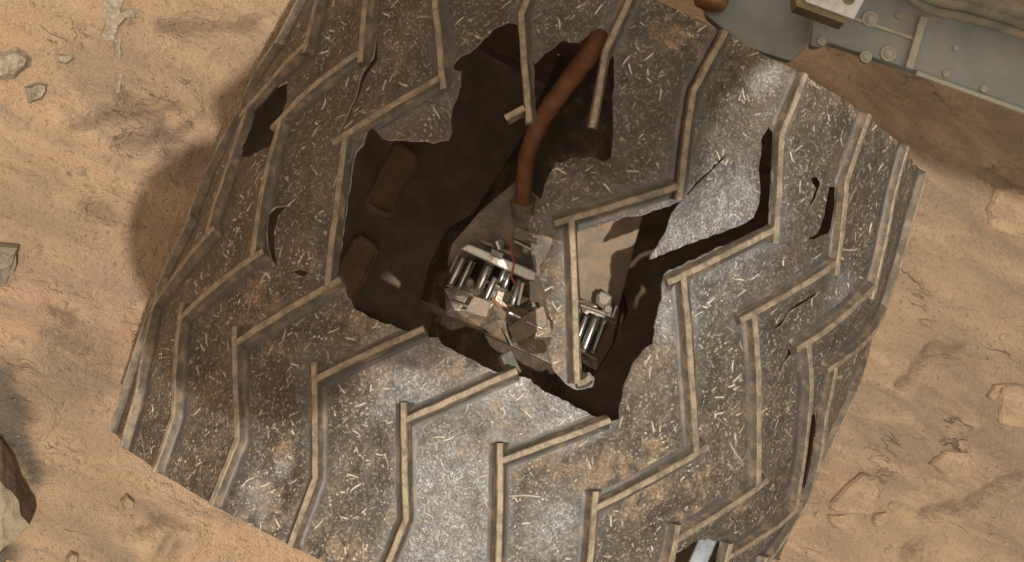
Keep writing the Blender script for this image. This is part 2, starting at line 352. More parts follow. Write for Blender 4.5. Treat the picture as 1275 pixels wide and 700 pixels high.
def add_box(bm, a, b, wx, wy, up):
    """a bar from a to b, wx wide, wy deep along up"""
    d = (b - a).normalized()
    side = d.cross(up).normalized()
    u = side.cross(d).normalized()
    vs = []
    for p in (a, b):
        for sx, sy in ((-1, -1), (1, -1), (1, 1), (-1, 1)):
            vs.append(bm.verts.new(p + side * sx * wx / 2 + u * sy * wy / 2))
    for q in ((0, 1, 2, 3), (7, 6, 5, 4), (0, 4, 5, 1), (1, 5, 6, 2), (2, 6, 7, 3), (3, 7, 4, 0)):
        bm.faces.new([vs[i] for i in q])

def add_tube(bm, path, rads, seg=12, caps=True):
    """swept round tube"""
    n = len(path)
    rings = []
    ref = None
    for i, p in enumerate(path):
        t = (path[min(i + 1, n - 1)] - path[max(i - 1, 0)]).normalized()
        if ref is None:
            ref = t.orthogonal().normalized()
        ref = (ref - t * ref.dot(t)).normalized()
        bi = t.cross(ref)
        r = rads[i] if isinstance(rads, (list, tuple)) else rads
        rings.append([bm.verts.new(p + (ref * math.cos(a) + bi * math.sin(a)) * r)
                      for a in (2 * math.pi * k / seg for k in range(seg))])
    for a, b in zip(rings, rings[1:]):
        for k in range(seg):
            bm.faces.new((a[k], a[(k + 1) % seg], b[(k + 1) % seg], b[k]))
    if caps:
        bm.faces.new(list(reversed(rings[0])))
        bm.faces.new(rings[-1])

def add_prism(bm, pts, axis, depth):
    """a flat outline (3-D points) pushed back along axis"""
    top = [bm.verts.new(p) for p in pts]
    bot = [bm.verts.new(p - axis * depth) for p in pts]
    n = len(pts)
    f = bm.faces.new(top)
    bm.faces.new(list(reversed(bot)))
    for i in range(n):
        bm.faces.new((top[i], bot[i], bot[(i + 1) % n], top[(i + 1) % n]))
    bmesh.ops.recalc_face_normals(bm, faces=list(bm.faces))

def smooth_path(pts, n=8):
    """Catmull-Rom"""
    out = []
    P = [pts[0] * 2 - pts[1]] + list(pts) + [pts[-1] * 2 - pts[-2]]
    for i in range(1, len(P) - 2):
        for k in range(n):
            t = k / n
            a, b, c, d = P[i - 1], P[i], P[i + 1], P[i + 2]
            out.append(0.5 * ((2 * b) + (c - a) * t + (2 * a - 5 * b + 4 * c - d) * t * t + (3 * b - a - 3 * c + d) * t ** 3))
    out.append(pts[-1])
    return out

def inside(px, py, poly):
    r = np.zeros(px.shape, bool)
    n = len(poly)
    for i in range(n):
        x0, y0 = poly[i]
        x1, y1 = poly[(i + 1) % n]
        if y0 == y1:
            continue
        c = ((y0 > py) != (y1 > py)) & (px < (x1 - x0) * (py - y0) / (y1 - y0) + x0)
        r ^= c
    return r

def seg_dist(px, py, segs):
    d = np.full(px.shape, 1e9)
    for (x0, y0), (x1, y1) in segs:
        dx, dy = x1 - x0, y1 - y0
        L = dx * dx + dy * dy + 1e-12
        t = np.clip(((px - x0) * dx + (py - y0) * dy) / L, 0, 1)
        d = np.minimum(d, np.hypot(px - x0 - t * dx, py - y0 - t * dy))
    return d

def fbm(x, y, z=0.0, oct=4, lac=2.0, gain=0.5):
    s, a = 0.0, 1.0
    for _ in range(oct):
        s += a * noise.noise((x, y, z))
        x, y, z, a = x * lac + 3.1, y * lac + 1.7, z + 2.3, a * gain
    return s

# ------------------------------------------------------------------ materials
def mat_ground():
    M = Mat('martian_ground')
    co = M.coord('Object')
    at = M.n('SeparateColor', {0: M.attr('patch').outputs['Color']})
    grey, spot, sand = at.outputs[0], at.outputs[1], at.outputs[2]
    dark = M.attr('patch').outputs['Alpha']
    mp = M.n('Mapping', {'Vector': co, 'Rotation': (0, 0, math.radians(-24)), 'Scale': (0.45, 1.5, 1)}).outputs[0]
    big = M.noise(mp, 7.0, 5, 0.6, 0.6)
    mid = M.noise(mp, 26.0, 7, 0.70, 0.8)
    fine = M.noise(co, 190.0, 5, 0.65)
    grit = M.noise(co, 620.0, 3, 0.6)
    nd = M.n('TexNoise', {'Vector': mp, 'Scale': 22.0, 'Detail': 5.0, 'Roughness': 0.6})
    warp = M.vmath('ADD', mp, M.vmath('MULTIPLY', nd.outputs['Color'], (0.105, 0.103, 0.000)))
    crk = M.n('TexVoronoi', {'Vector': warp, 'Scale': 15.0}, feature='DISTANCE_TO_EDGE', voronoi_dimensions='2D').outputs['Distance']
    crk2 = M.n('TexVoronoi', {'Vector': warp, 'Scale': 47.0}, feature='DISTANCE_TO_EDGE', voronoi_dimensions='2D').outputs['Distance']
    m1 = M.ramp(M.noise(co, 9.0, 4, 0.6), 0.54, 0.70)
    m2 = M.ramp(M.noise(M.vmath('ADD', co, (4, 2, 0)), 13.0, 4, 0.6), 0.60, 0.74)
    line = M.math('MAXIMUM', M.math('MULTIPLY', M.ramp(crk, 0.016, 0.002), m1), M.math('MULTIPLY', M.math('MULTIPLY', M.ramp(crk2, 0.07, 0.01), m2), 0.45))
    cell = M.n('SeparateColor', {0: M.n('TexVoronoi', {'Vector': warp, 'Scale': 15.0}, voronoi_dimensions='2D').outputs['Color']})
    plate = M.math('MULTIPLY', cell.outputs[0], m1)
    n2 = M.noise(co, 15.0, 5, 0.6, 1.0)
    n3 = M.noise(M.vmath('ADD', co, (9, 3, 0)), 42.0, 5, 0.65, 0.5)
    c = M.mix(M.ramp(big, 0.35, 0.66), (0.606, 0.384, 0.233), (0.711, 0.467, 0.277))
    c = M.mix(M.math('MULTIPLY', M.ramp(mid, 0.50, 0.66), 0.75), c, (0.512, 0.355, 0.249))
    c = M.mix(M.math('MULTIPLY', M.ramp(mid, 0.47, 0.34), 0.6), c, (0.720, 0.506, 0.322))
    c = M.mix(M.math('MULTIPLY', M.ramp(n2, 0.54, 0.70), 0.7), c, (0.606, 0.346, 0.205))
    c = M.mix(M.math('MULTIPLY', M.ramp(n3, 0.54, 0.70), 0.55), c, (0.465, 0.324, 0.251))
    c = M.mix(M.math('MULTIPLY', M.ramp(n3, 0.44, 0.30), 0.45), c, (0.720, 0.541, 0.350))
    n4 = M.noise(M.vmath('ADD', mp, (2, 7, 0)), 11.0, 6, 0.62, 0.8)
    n5 = M.noise(M.vmath('ADD', mp, (6, 1, 0)), 16.0, 6, 0.66, 1.2)
    c = M.mix(M.math('MULTIPLY', M.ramp(n4, 0.50, 0.64), 0.6), c, (0.500, 0.330, 0.251))
    c = M.mix(M.math('MULTIPLY', M.ramp(n5, 0.54, 0.68), 0.65), c, (0.390, 0.297, 0.205))
    sp2 = M.ramp(M.math('ADD', spot, M.math('MULTIPLY', M.math('SUBTRACT', n5, 0.5), 2.2)), 0.25, 0.75)
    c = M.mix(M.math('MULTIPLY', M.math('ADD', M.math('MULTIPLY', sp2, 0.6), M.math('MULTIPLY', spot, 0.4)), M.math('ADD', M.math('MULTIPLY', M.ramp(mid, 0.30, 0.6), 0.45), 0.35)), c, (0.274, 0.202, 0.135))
    c = M.mix(M.math('MULTIPLY', sand, 0.6), c, (0.547, 0.370, 0.216))
    c = M.mix(grey, c, (0.174, 0.139, 0.100))
    c = M.mix(M.math('MULTIPLY', M.ramp(fine, 0.43, 0.32), 0.55), c, (0.209, 0.131, 0.075))
    c = M.mix(M.math('MULTIPLY', M.ramp(grit, 0.58, 0.70), 0.5), c, (0.606, 0.454, 0.303))
    c = M.mix(M.math('MULTIPLY', line, 0.22), c, (0.174, 0.114, 0.070))
    c = M.mix(M.math('MULTIPLY', dark, 0.65), c, (0.129, 0.085, 0.053))
    h = M.math('ADD', M.math('MULTIPLY', mid, 0.9), M.math('ADD', M.math('MULTIPLY', fine, 0.50), M.math('MULTIPLY', grit, 0.16)))
    h = M.math('SUBTRACT', M.math('ADD', h, M.math('MULTIPLY', n3, 0.8)), M.math('MULTIPLY', line, 0.9))
    h = M.math('ADD', h, M.math('MULTIPLY', plate, 0.35))
    return M.out(color=c, rough=0.95, normal=M.bump(h, 1.0, 0.012))

def mat_rock(name, a, b, pale=0.0):
    M = Mat(name)
    co = M.coord('Object')
    n1 = M.noise(co, 45.0, 6, 0.6, 0.5)
    n2 = M.noise(co, 240.0, 5, 0.6)
    c = M.mix(M.ramp(n1, 0.35, 0.65), a, b)
    c = M.mix(M.math('MULTIPLY', M.ramp(n2, 0.45, 0.32), 0.45), c, tuple(x * 0.5 for x in a))
    if pale:
        c = M.mix(M.math('MULTIPLY', M.ramp(n2, 0.50, 0.62), pale), c, (0.56, 0.50, 0.40))
    h = M.math('ADD', n1, M.math('MULTIPLY', n2, 0.4))
    return M.out(color=c, rough=0.93, normal=M.bump(h, 0.8, 0.004))

def mat_skin():
    """dark worn aluminium with bright nicks, painted sheen and red dusting"""
    M = Mat('worn_aluminium_skin')
    uv = M.n('UVMap', uv_map='unrolled').outputs[0]
    wr = M.n('SeparateColor', {0: M.attr('wear_sheen').outputs['Color']})
    clean, dust, pale = wr.outputs[0], wr.outputs[1], wr.outputs[2]
    spk = M.attr('wear_sheen').outputs['Alpha']
    big = M.noise(uv, 28.0, 4, 0.6, 0.4)
    mid = M.noise(uv, 110.0, 5, 0.65, 0.3)
    fine = M.noise(uv, 480.0, 4, 0.65)
    micro = M.noise(uv, 1100.0, 2, 0.6)
    s1 = M.scratches(uv, 80.0, 0.40, 0.048, 1.1, 0.74)
    s2 = M.scratches(M.vmath('ADD', uv, (3.3, 1.9, 0)), 128.0, 0.37, 0.080, 1.0, 0.45)
    s3 = M.scratches(M.vmath('ADD', uv, (7.1, 5.3, 0)), 270.0, 0.34, 0.18, 0.8, 0.38)
    s4 = M.scratches(M.vmath('ADD', uv, (1.1, 8.3, 0)), 26.0, 0.42, 0.018, 0.6, 0.84)
    s5 = M.scratches(M.vmath('ADD', uv, (2.1, 4.3, 0)), 360.0, 0.40, 0.15, 1.0, 0.20)
    dens = M.ramp(big, 0.36, 0.60)
    lvl = M.ramp(mid, 0.35, 0.62)
    clus = M.ramp(M.noise(uv, 75.0, 5, 0.7, 0.6), 0.47, 0.66)
    clus2 = M.ramp(M.noise(M.vmath('ADD', uv, (5.0, 1.0, 0)), 150.0, 4, 0.7, 0.4), 0.48, 0.66)
    s = M.math('MAXIMUM', M.math('MULTIPLY', s1, M.math('ADD', M.math('MULTIPLY', lvl, 0.5), 0.5)), M.math('MULTIPLY', s2, M.math('ADD', M.math('MULTIPLY', clus, 0.9), 0.16)))
    s = M.math('MAXIMUM', s, M.math('MULTIPLY', s3, M.math('ADD', 0.10, M.math('MULTIPLY', clus, M.math('ADD', 0.45, M.math('MULTIPLY', spk, 0.5))))))
    s = M.math('MAXIMUM', s, M.math('MULTIPLY', s5, M.math('MULTIPLY', clus2, M.math('ADD', 0.35, M.math('MULTIPLY', spk, 0.5)))))
    s = M.math('MAXIMUM', s, M.math('MULTIPLY', s4, 0.5))
    nick = M.math('MULTIPLY', M.ramp(mid, 0.60, 0.68), M.ramp(fine, 0.50, 0.60))
    grain = M.math('MULTIPLY', M.ramp(M.math('ADD', fine, M.math('MULTIPLY', M.math('SUBTRACT', mid, 0.5), 0.5)), 0.52, 0.66), M.math('ADD', 0.45, M.math('MULTIPLY', spk, 0.55)))
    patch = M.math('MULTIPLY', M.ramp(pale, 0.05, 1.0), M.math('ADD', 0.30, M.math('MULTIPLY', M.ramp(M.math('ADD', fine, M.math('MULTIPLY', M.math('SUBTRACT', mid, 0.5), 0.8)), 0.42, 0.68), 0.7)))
    keep = M.math('SUBTRACT', 1.0, M.math('MULTIPLY', clean, 0.85))
    s = M.math('MULTIPLY', M.math('MAXIMUM', s, M.math('MULTIPLY', nick, 0.8)), keep)
    c = M.mix(M.ramp(big, 0.30, 0.70), (0.072, 0.059, 0.046), (0.118, 0.098, 0.076))
    c = M.mix(M.math('MULTIPLY', M.ramp(micro, 0.50, 0.36), 0.5), c, (0.055, 0.043, 0.033))
    c = M.mix(M.math('MULTIPLY', clean, 0.7), c, (0.135, 0.122, 0.115))
    c = M.mix(M.math('MULTIPLY', M.ramp(mid, 0.46, 0.32), 0.6), c, (0.055, 0.046, 0.038))
    tan = M.math('MULTIPLY', M.ramp(M.noise(M.vmath('ADD', uv, (2, 9, 0)), 210.0, 5, 0.72, 1.5), 0.52, 0.64), M.math('ADD', 0.35, M.math('MULTIPLY', M.ramp(M.noise(uv, 38.0, 4, 0.65, 0.5), 0.42, 0.60), 0.65)))
    c = M.mix(M.math('MULTIPLY', M.math('MULTIPLY', tan, keep), 0.50), c, (0.33, 0.275, 0.20))
    c = M.mix(M.math('MULTIPLY', grain, 0.42), c, (0.36, 0.31, 0.24))
    dirt = M.noise(uv, 45.0, 6, 0.7, 1.2)
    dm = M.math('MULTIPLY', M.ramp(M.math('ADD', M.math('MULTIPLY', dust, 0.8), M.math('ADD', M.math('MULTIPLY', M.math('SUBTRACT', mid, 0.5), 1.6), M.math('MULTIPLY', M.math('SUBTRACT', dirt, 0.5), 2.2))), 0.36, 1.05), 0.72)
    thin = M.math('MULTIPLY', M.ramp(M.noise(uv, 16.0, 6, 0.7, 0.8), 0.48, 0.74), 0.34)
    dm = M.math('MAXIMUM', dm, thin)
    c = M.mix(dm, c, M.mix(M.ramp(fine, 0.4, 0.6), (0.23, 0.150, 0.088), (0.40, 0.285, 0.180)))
    c = M.mix(M.math('MULTIPLY', patch, 0.48), c, (0.52, 0.55, 0.585))  # bluish-white sheen and glints painted into the base colour
    c = M.mix(s, c, (0.78, 0.70, 0.56))
    metal = M.math('MULTIPLY', M.math('SUBTRACT', 0.32, M.math('MULTIPLY', dm, 0.4)), M.math('SUBTRACT', 1.0, M.math('MULTIPLY', s, 0.4)))
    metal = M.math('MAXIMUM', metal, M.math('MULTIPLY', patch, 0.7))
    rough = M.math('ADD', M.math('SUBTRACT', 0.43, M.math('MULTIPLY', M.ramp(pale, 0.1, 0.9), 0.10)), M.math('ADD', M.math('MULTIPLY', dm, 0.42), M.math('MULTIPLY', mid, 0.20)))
    h = M.math('ADD', M.math('MULTIPLY', M.math('ADD', mid, M.math('MULTIPLY', fine, 0.28)), keep), M.math('MULTIPLY', s, 0.5))
    return M.out(color=c, metal=metal, rough=rough, normal=M.bump(h, 0.65, 0.0026))

def mat_metal(name, a, b, metal, rough, dusty=0.25, scale=60.0, bump=0.3):
    M = Mat(name)
    co = M.coord('Object')
    n1 = M.noise(co, scale, 5, 0.62, 0.4)
    n2 = M.noise(co, scale * 6, 4, 0.6)
    c = M.mix(M.ramp(n1, 0.35, 0.65), a, b)
    d = M.math('MULTIPLY', M.ramp(M.math('ADD', n1, M.math('MULTIPLY', n2, 0.5)), 0.72, 0.95), dusty * 2.2, clamp=True)
    c = M.mix(d, c, (0.36, 0.23, 0.125))
    me = M.math('MULTIPLY', M.math('SUBTRACT', 1.0, d), metal)
    r = M.math('ADD', rough, M.math('MULTIPLY', n2, 0.25))
    return M.out(color=c, metal=me, rough=r, normal=M.bump(M.math('ADD', n1, M.math('MULTIPLY', n2, 0.5)), bump, 0.002))

GROUND = mat_ground()
SKIN = mat_skin()
TORN = mat_metal('bright_torn_edge', (0.48, 0.42, 0.33), (0.70, 0.63, 0.52), 0.5, 0.30, 0.15, 160)
INNER = mat_metal('dusty_inner_skin', (0.155, 0.112, 0.075), (0.19, 0.138, 0.094), 0.0, 0.8, 0.12, 40)
TOP = mat_metal('scuffed_grouser_top', (0.24, 0.193, 0.138), (0.43, 0.355, 0.26), 0.35, 0.42, 0.15, 130, 0.6)
WALL = mat_metal('grouser_wall', (0.14, 0.115, 0.088), (0.21, 0.175, 0.135), 0.4, 0.5, 0.25, 90)
FLARE = mat_metal('smooth_grouser_root', (0.125, 0.110, 0.100), (0.165, 0.146, 0.132), 0.6, 0.42, 0.18, 45, 0.2)

# ------------------------------------------------------------------ the wheel: surface functions (wheel frame, metres)
TILT = math.radians(22)
RW = 0.25
CROWN = D['crown']
GH = 0.0068
STEP = 2 * math.pi / 24
CIRC = 2 * math.pi * RW

DENTS = [(rng.uniform(-0.785, 0.785), rng.uniform(-0.19, 0.19), rng.uniform(0.018, 0.05), rng.uniform(0.0006, 0.0028)) for _ in range(150)]

def disp(s, y):
    """inward dents shared by skin and grousers"""
    r = np.zeros(np.shape(s))
    for a, b, w, h in DENTS:
        r = r - h * np.exp(-((s - a) ** 2 + (y - b) ** 2) / (w * w))
    return r

def on_wheel(s, y, h):
    """unrolled (s, y) and height above the skin -> wheel frame"""
    th = s / RW
    rad = RW - CROWN * y * y - GH + h
    return np.stack([rad * np.sin(th), y, rad * np.cos(th)], -1)

nom = {k: np.array(v) * 0.001 for k, v in D['grouser_nominal'].items()}
BROKEN = {-1: ('v1', 'd2'), -2: ('v1', 'd2', 'stub')}
def grouser_points(g):
    pts = {}
    seen = D['grouser_seen'].get(g, {})
    for k, v in nom.items():
        pts[k] = np.array([v[0] + g * STEP * RW, v[1]])
    for k, v in seen.items():
        q = np.array(v) * 0.001
        # smooth blend keeps an occluded grazing estimate from running off
        if np.hypot(*(q - pts[k])) < 0.045:
            pts[k] = q
    return pts

def grouser_lines(g):
    p = grouser_points(g)
    u = lambda a, b, L: b + (b - a) / np.hypot(*(b - a)) * L
    L1 = [p['T'], p['a'], u(p['a'], p['b'], 0.009)]
    D1 = [u(p['c'], p['b'], 0.000), u(p['b'], p['c'], 0.011)]
    V2 = [p['c'], p['d']]
    D2 = [u(p['e'], p['d'], 0.010), p['e']]
    L3 = [u(p['f'], p['e'], 0.011), p['f'], p['B']]
    if g == -1:
        L1 = [p['T'], p['a'], np.array(D['broken_end_a']) * 0.001]
        return [L1, D2, L3]
    if g == -2:
        L1 = [p['T'], p['a'], np.array(D['broken_end_b'][0]) * 0.001]
        st = [np.array(v) * 0.001 for v in D['broken_end_b'][1:]]
        return [L1, st, D2, L3]
    if g == 0:
        e = np.array(D['broken_end_c']) * 0.001
        return [L1, D1, [p['c'], e[0]], [e[0], e[1], e[2]], D2, L3]
    return [L1, D1, V2, D2, L3]

PROFILE = [(-0.0066, 0.0001), (-0.0046, 0.0004), (-0.0033, 0.0012), (-0.0026, 0.0042), (-0.0021, 0.0060), (-0.0015, 0.0068),
           (0.0015, 0.0068), (0.0021, 0.0060), (0.0026, 0.0042), (0.0033, 0.0012), (0.0046, 0.0004), (0.0066, 0.0001)]
PMAT = [2, 2, 1, 1, 0, 0, 0, 1, 1, 2, 2]
def grouser_mesh(g, local=False, pick=None):
    """chevron bars with flared roots; local = rolled back to station 0"""
    bm = bmesh.new()
    lines = grouser_lines(g)
    for li, ln in enumerate(lines):
        if pick is not None and li not in pick:
            continue
        lift = 0.0 if li in (0, 2, 4) else -0.0004
        # resample at 5 mm, keeping the bends
        pts = []
        for a, b in zip(ln, ln[1:]):
            n = max(2, int(np.hypot(*(b - a)) / 0.005))
            for k in range(n):
                pts.append(a + (b - a) * k / n)
        pts.append(ln[-1])
        pts = np.array(pts)
        tan = np.gradient(pts, axis=0)
        tan /= np.hypot(tan[:, 0], tan[:, 1])[:, None]
        nor = np.stack([-tan[:, 1], tan[:, 0]], -1)
        m = len(pts)
        wob = np.array([fbm(p[0] * 70 + g, p[1] * 70, li, 3) for p in pts]) * 0.0004
        free = BROKEN.get(g) is not None and li == 0 or (g == -2 and li == 1) or (g == 0 and li in (2, 3))
        rings = []
        for i in range(m):
            ring = []
            narrow = 1.0
            for (o, h) in PROFILE:
                oo = o
                if free and pts[i][1] < 0.165:        # no skin left to spread onto: the root ends in a stub
                    lim = 0.0052
                    if abs(o) > lim:
                        oo = math.copysign(lim, o)
                hh = (h + lift) if h > 0.003 else h
                q = pts[i] + nor[i] * (oo + wob[i])
                hh += 0.00035 * fbm(q[0] * 240, q[1] * 240, 3.0 + g, 2) * (h > 0.003)
                if abs(q[1]) > 0.2:
                    q[1] = math.copysign(0.2, q[1])
                ring.append((q[0], q[1], hh))
            rings.append(ring)
        A = np.array(rings)                                  # m x 12 x 3
        for k, (o, h) in enumerate(PROFILE):
            if abs(o) > 0.0035:
                for hp in allholes:
                    over = inside(A[:, k, 0], A[:, k, 1], hp)
                    if over.any():
                        A[over, k, :2] = (pts + nor * (math.copysign(0.0034, o) + wob[:, None] * 0 + 0))[over]
        dd = disp(A[:, :, 0], A[:, :, 1])
        s = A[:, :, 0] - (g * STEP * RW if local else 0.0)
        P = on_wheel(s, A[:, :, 1], A[:, :, 2] + dd)
        vs = [[bm.verts.new(P[i, k]) for k in range(12)] for i in range(m)]
        for i in range(m - 1):
            for k in range(11):
                f = bm.faces.new((vs[i][k], vs[i][k + 1], vs[i + 1][k + 1], vs[i + 1][k]))
                f.material_index = PMAT[k]
                f.smooth = k in (0, 1, 2, 8, 9, 10)
        for i, rv in ((0, False), (m - 1, True)):
            f = bm.faces.new(vs[i] if rv else list(reversed(vs[i])))
            f.material_index = 1
    bmesh.ops.recalc_face_normals(bm, faces=list(bm.faces))
    # recalc may turn an open strip inside out: make the tops face outwards
    for f in bm.faces:
        if f.material_index != 1:
            c = f.calc_center_median()
            if f.normal.dot(Vector((c.x, 0, c.z))) < 0:
                f.normal_flip()
    return bm

# ------------------------------------------------------------------ the wheel: skin
def resample(poly, step, jit, seed):
    r = np.random.default_rng(seed)
    P = np.array(poly, float) * 0.001
    out = []
    n = len(P)
    for i in range(n):
        a, b = P[i], P[(i + 1) % n]
        L = np.hypot(*(b - a))
        m = max(1, int(round(L / step)))
        nrm = np.array([-(b - a)[1], (b - a)[0]]) / max(L, 1e-9)
        for k in range(m):
            q = a + (b - a) * k / m
            if k or True:
                q = q + nrm * jit * (fbm(q[0] * 130, q[1] * 130, seed, 3) * 1.2)
            out.append(q)
    return np.array(out)

holes = [resample(h, 0.0022, 0.0009 if n in ('main', 'bottom', 'side_a') else 0.0002, i) for i, (n, h) in enumerate(D['holes'].items())]
wins = []
for w in D['windows']:
    wins.append(np.array(w) * 0.001)
def wrap(s):
    return (s + CIRC / 2) % CIRC - CIRC / 2
for w in wins:
    w[:, 0] = wrap(w[:, 0])
allholes = holes

glines = {g: grouser_lines(g) for g in range(-12, 12)}

def build_skin(root):
    pts = []
    ny = 80
    for y in np.linspace(-0.2, 0.2, ny + 1):
        s = -CIRC / 2
        row = []
        while s < CIRC / 2 - 0.002:
            row.append(s)
            s += 0.005 if abs(s) < 0.50 else 0.010
        row.append(CIRC / 2)
        pts += [(a, y) for a in row]
    P = np.array(pts)
    inner = (np.abs(P[:, 1]) < 0.199) & (np.abs(P[:, 0]) < CIRC / 2 - 0.001)
    P[inner] += rng.uniform(-0.001, 0.001, (inner.sum(), 2))
    keep = np.ones(len(P), bool)
    for h in allholes:
        segs = [(h[i], h[(i + 1) % len(h)]) for i in range(len(h))]
        near = (P[:, 0] > h[:, 0].min() - .01) & (P[:, 0] < h[:, 0].max() + .01) & (P[:, 1] > h[:, 1].min() - .01) & (P[:, 1] < h[:, 1].max() + .01)
        q = P[near]
        bad = inside(q[:, 0], q[:, 1], h) | (seg_dist(q[:, 0], q[:, 1], segs) < 0.0016)
        idx = np.where(near)[0][bad]
        keep[idx] = False
    P = P[keep]
    verts = [Vector(p) for p in P]
    edges = []
    for h in allholes:
        b = len(verts)
        verts += [Vector(q) for q in h]
        edges += [(b + i, b + (i + 1) % len(h)) for i in range(len(h))]
    v2, e2, f2, _, _, _ = delaunay_2d_cdt(verts, edges, [], 0, 1e-6)
    X = np.array([tuple(v) for v in v2])
    F = np.array(f2)
    cen = X[F].mean(1)
    bad = np.zeros(len(F), bool)
    for h in allholes:
        bad |= inside(cen[:, 0], cen[:, 1], h)
    area = np.abs(np.cross(X[F[:, 1]] - X[F[:, 0]], X[F[:, 2]] - X[F[:, 0]]))
    F = F[~bad & (area > 1e-10)]
    # heights
    s, y = X[:, 0], X[:, 1]
    segs = []
    for g, ls in glines.items():
        for ln in ls:
            segs += list(zip(ln, ln[1:]))
    gd = seg_dist(s, y, segs)
    away = np.clip((gd - 0.008) / 0.012, 0, 1)
    away = away * away * (3 - 2 * away)
    h = disp(s, y)
    pn = np.array([fbm(a * 16, b * 16, 5.0, 3) for a, b in X])
    pf = np.array([fbm(a * 75, b * 75, 9.0, 2) for a, b in X])
    h = h + away * (pn * 0.0042 + pf * 0.0011 - 0.0012)
    # torn edges curl inwards a little
    main = holes[0]
    md = seg_dist(s, y, [(main[i], main[(i + 1) % len(main)]) for i in range(len(main))])
    tongue = (X[:, 0] > 0.000) & inside(s, y, np.array(D['tongue']) * 0.001)
    h = h - np.exp(-md / 0.006) * 0.0060 * away * np.clip(0.5 + 1.3 * pn, 0, 1.7) * np.where(tongue, 0.2, 1.0)
    # the loose flap right of the hole is bent down towards its point
    fl = np.array(D['flap']) * 0.001
    infl = inside(s, y, fl)
    a, b = fl[8], fl[0]
    h = np.where(infl, disp(s, y) + pn * 0.0012, h)
    t = np.clip(((X - a) @ (b - a)) / ((b - a) @ (b - a)), 0, 1)
    h = h - np.where(infl, 0.001 + 0.013 * t, 0.0) * np.clip(seg_dist(s, y, [(fl[6], fl[7]), (fl[7], fl[8]), (fl[8], fl[9]), (fl[9], fl[10])]) / 0.014, 0, 1)
    # the strip under the third bar sags into the wheel
    sg = np.array(D['sag']) * 0.001
    insg = inside(s, y, sg)
    ds = seg_dist(s, y, [(sg[0], sg[1]), (sg[1], sg[2])])
    h = h - np.where(insg, np.clip((ds - 0.004) / 0.03, 0, 1) * 0.030, 0)
    n = len(X)
    T = 0.0015
    outer = on_wheel(s, y, h)
    innr = on_wheel(s, y, h - T)
    co = np.concatenate([outer, innr, outer, innr])
    faces = [tuple(f) for f in F]
    nf = len(faces)
    # CDT faces are counter-clockwise in (s, y): s x y points outwards? check with the first
    a, b, c = outer[F[0]]
    if np.dot(np.cross(b - a, c - a), a * np.array([1, 0, 1])) < 0:
        F = F[:, ::-1]
        faces = [tuple(f) for f in F]
    faces += [tuple(int(i) + n for i in reversed(f)) for f in F]
    cnt = {}
    for f in F:
        for i in range(3):
            e = (int(f[i]), int(f[(i + 1) % 3]))
            cnt[e] = 1
    rim = [e for e in cnt if (e[1], e[0]) not in cnt]
    lim = CIRC / 2 - 1e-4
    rim = [e for e in rim if not (abs(s[e[0]]) > lim and abs(s[e[1]]) > lim)]
    faces += [(b_ + 2 * n, a_ + 2 * n, a_ + 3 * n, b_ + 3 * n) for a_, b_ in rim]
    me = bpy.data.meshes.new('tread_skin')
    me.from_pydata(co.tolist(), [], [tuple(int(i) for i in f) for f in faces])
    mi = np.array([0] * nf + [1] * nf + [2] * len(rim), dtype=np.int32)
    me.polygons.foreach_set('material_index', mi)
    me.polygons.foreach_set('use_smooth', mi < 2)
    uv = me.uv_layers.new(name='unrolled')
    li = np.zeros(len(me.loops), dtype=np.int32)
    me.loops.foreach_get('vertex_index', li)
    uv.data.foreach_set('uv', X[li % n].ravel().astype(np.float32))
    # wear: clean band along the bars, red dusting and tongue shade, painted sheen, speckle density
    clean = 0.8 * np.clip((0.0120 - gd) / 0.005, 0, 1)
    dust = np.clip((np.abs(y) - 0.176) / 0.024, 0, 1) * 0.75
    for a, b, w in D['dust']:  # real dirt, plus spots on the torn tongue painting in its shade
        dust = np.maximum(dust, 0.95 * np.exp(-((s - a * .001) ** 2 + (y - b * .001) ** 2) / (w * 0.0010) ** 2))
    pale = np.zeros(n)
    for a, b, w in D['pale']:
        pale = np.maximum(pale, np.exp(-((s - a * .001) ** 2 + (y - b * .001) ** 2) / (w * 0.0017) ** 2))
    spk = np.clip(0.25 + (-y) * 4.0 + np.clip(s, -0.1, 0.3) * 1.2, 0, 1)
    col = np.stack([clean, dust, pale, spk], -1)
    ca = me.color_attributes.new('wear_sheen', 'FLOAT_COLOR', 'POINT')
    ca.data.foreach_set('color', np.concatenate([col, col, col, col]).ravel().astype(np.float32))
    me.update()
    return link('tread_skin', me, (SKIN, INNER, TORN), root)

WHEEL = empty('rover_wheel', (0, 0, 0))
tag(WHEEL, 'worn dark metal rover wheel with zigzag tread bars and a torn open skin', 'wheel')
def on_axis(o):
    o.location = (0, 0, RW)
    o.rotation_euler = (0, -TILT, 0)
    return o

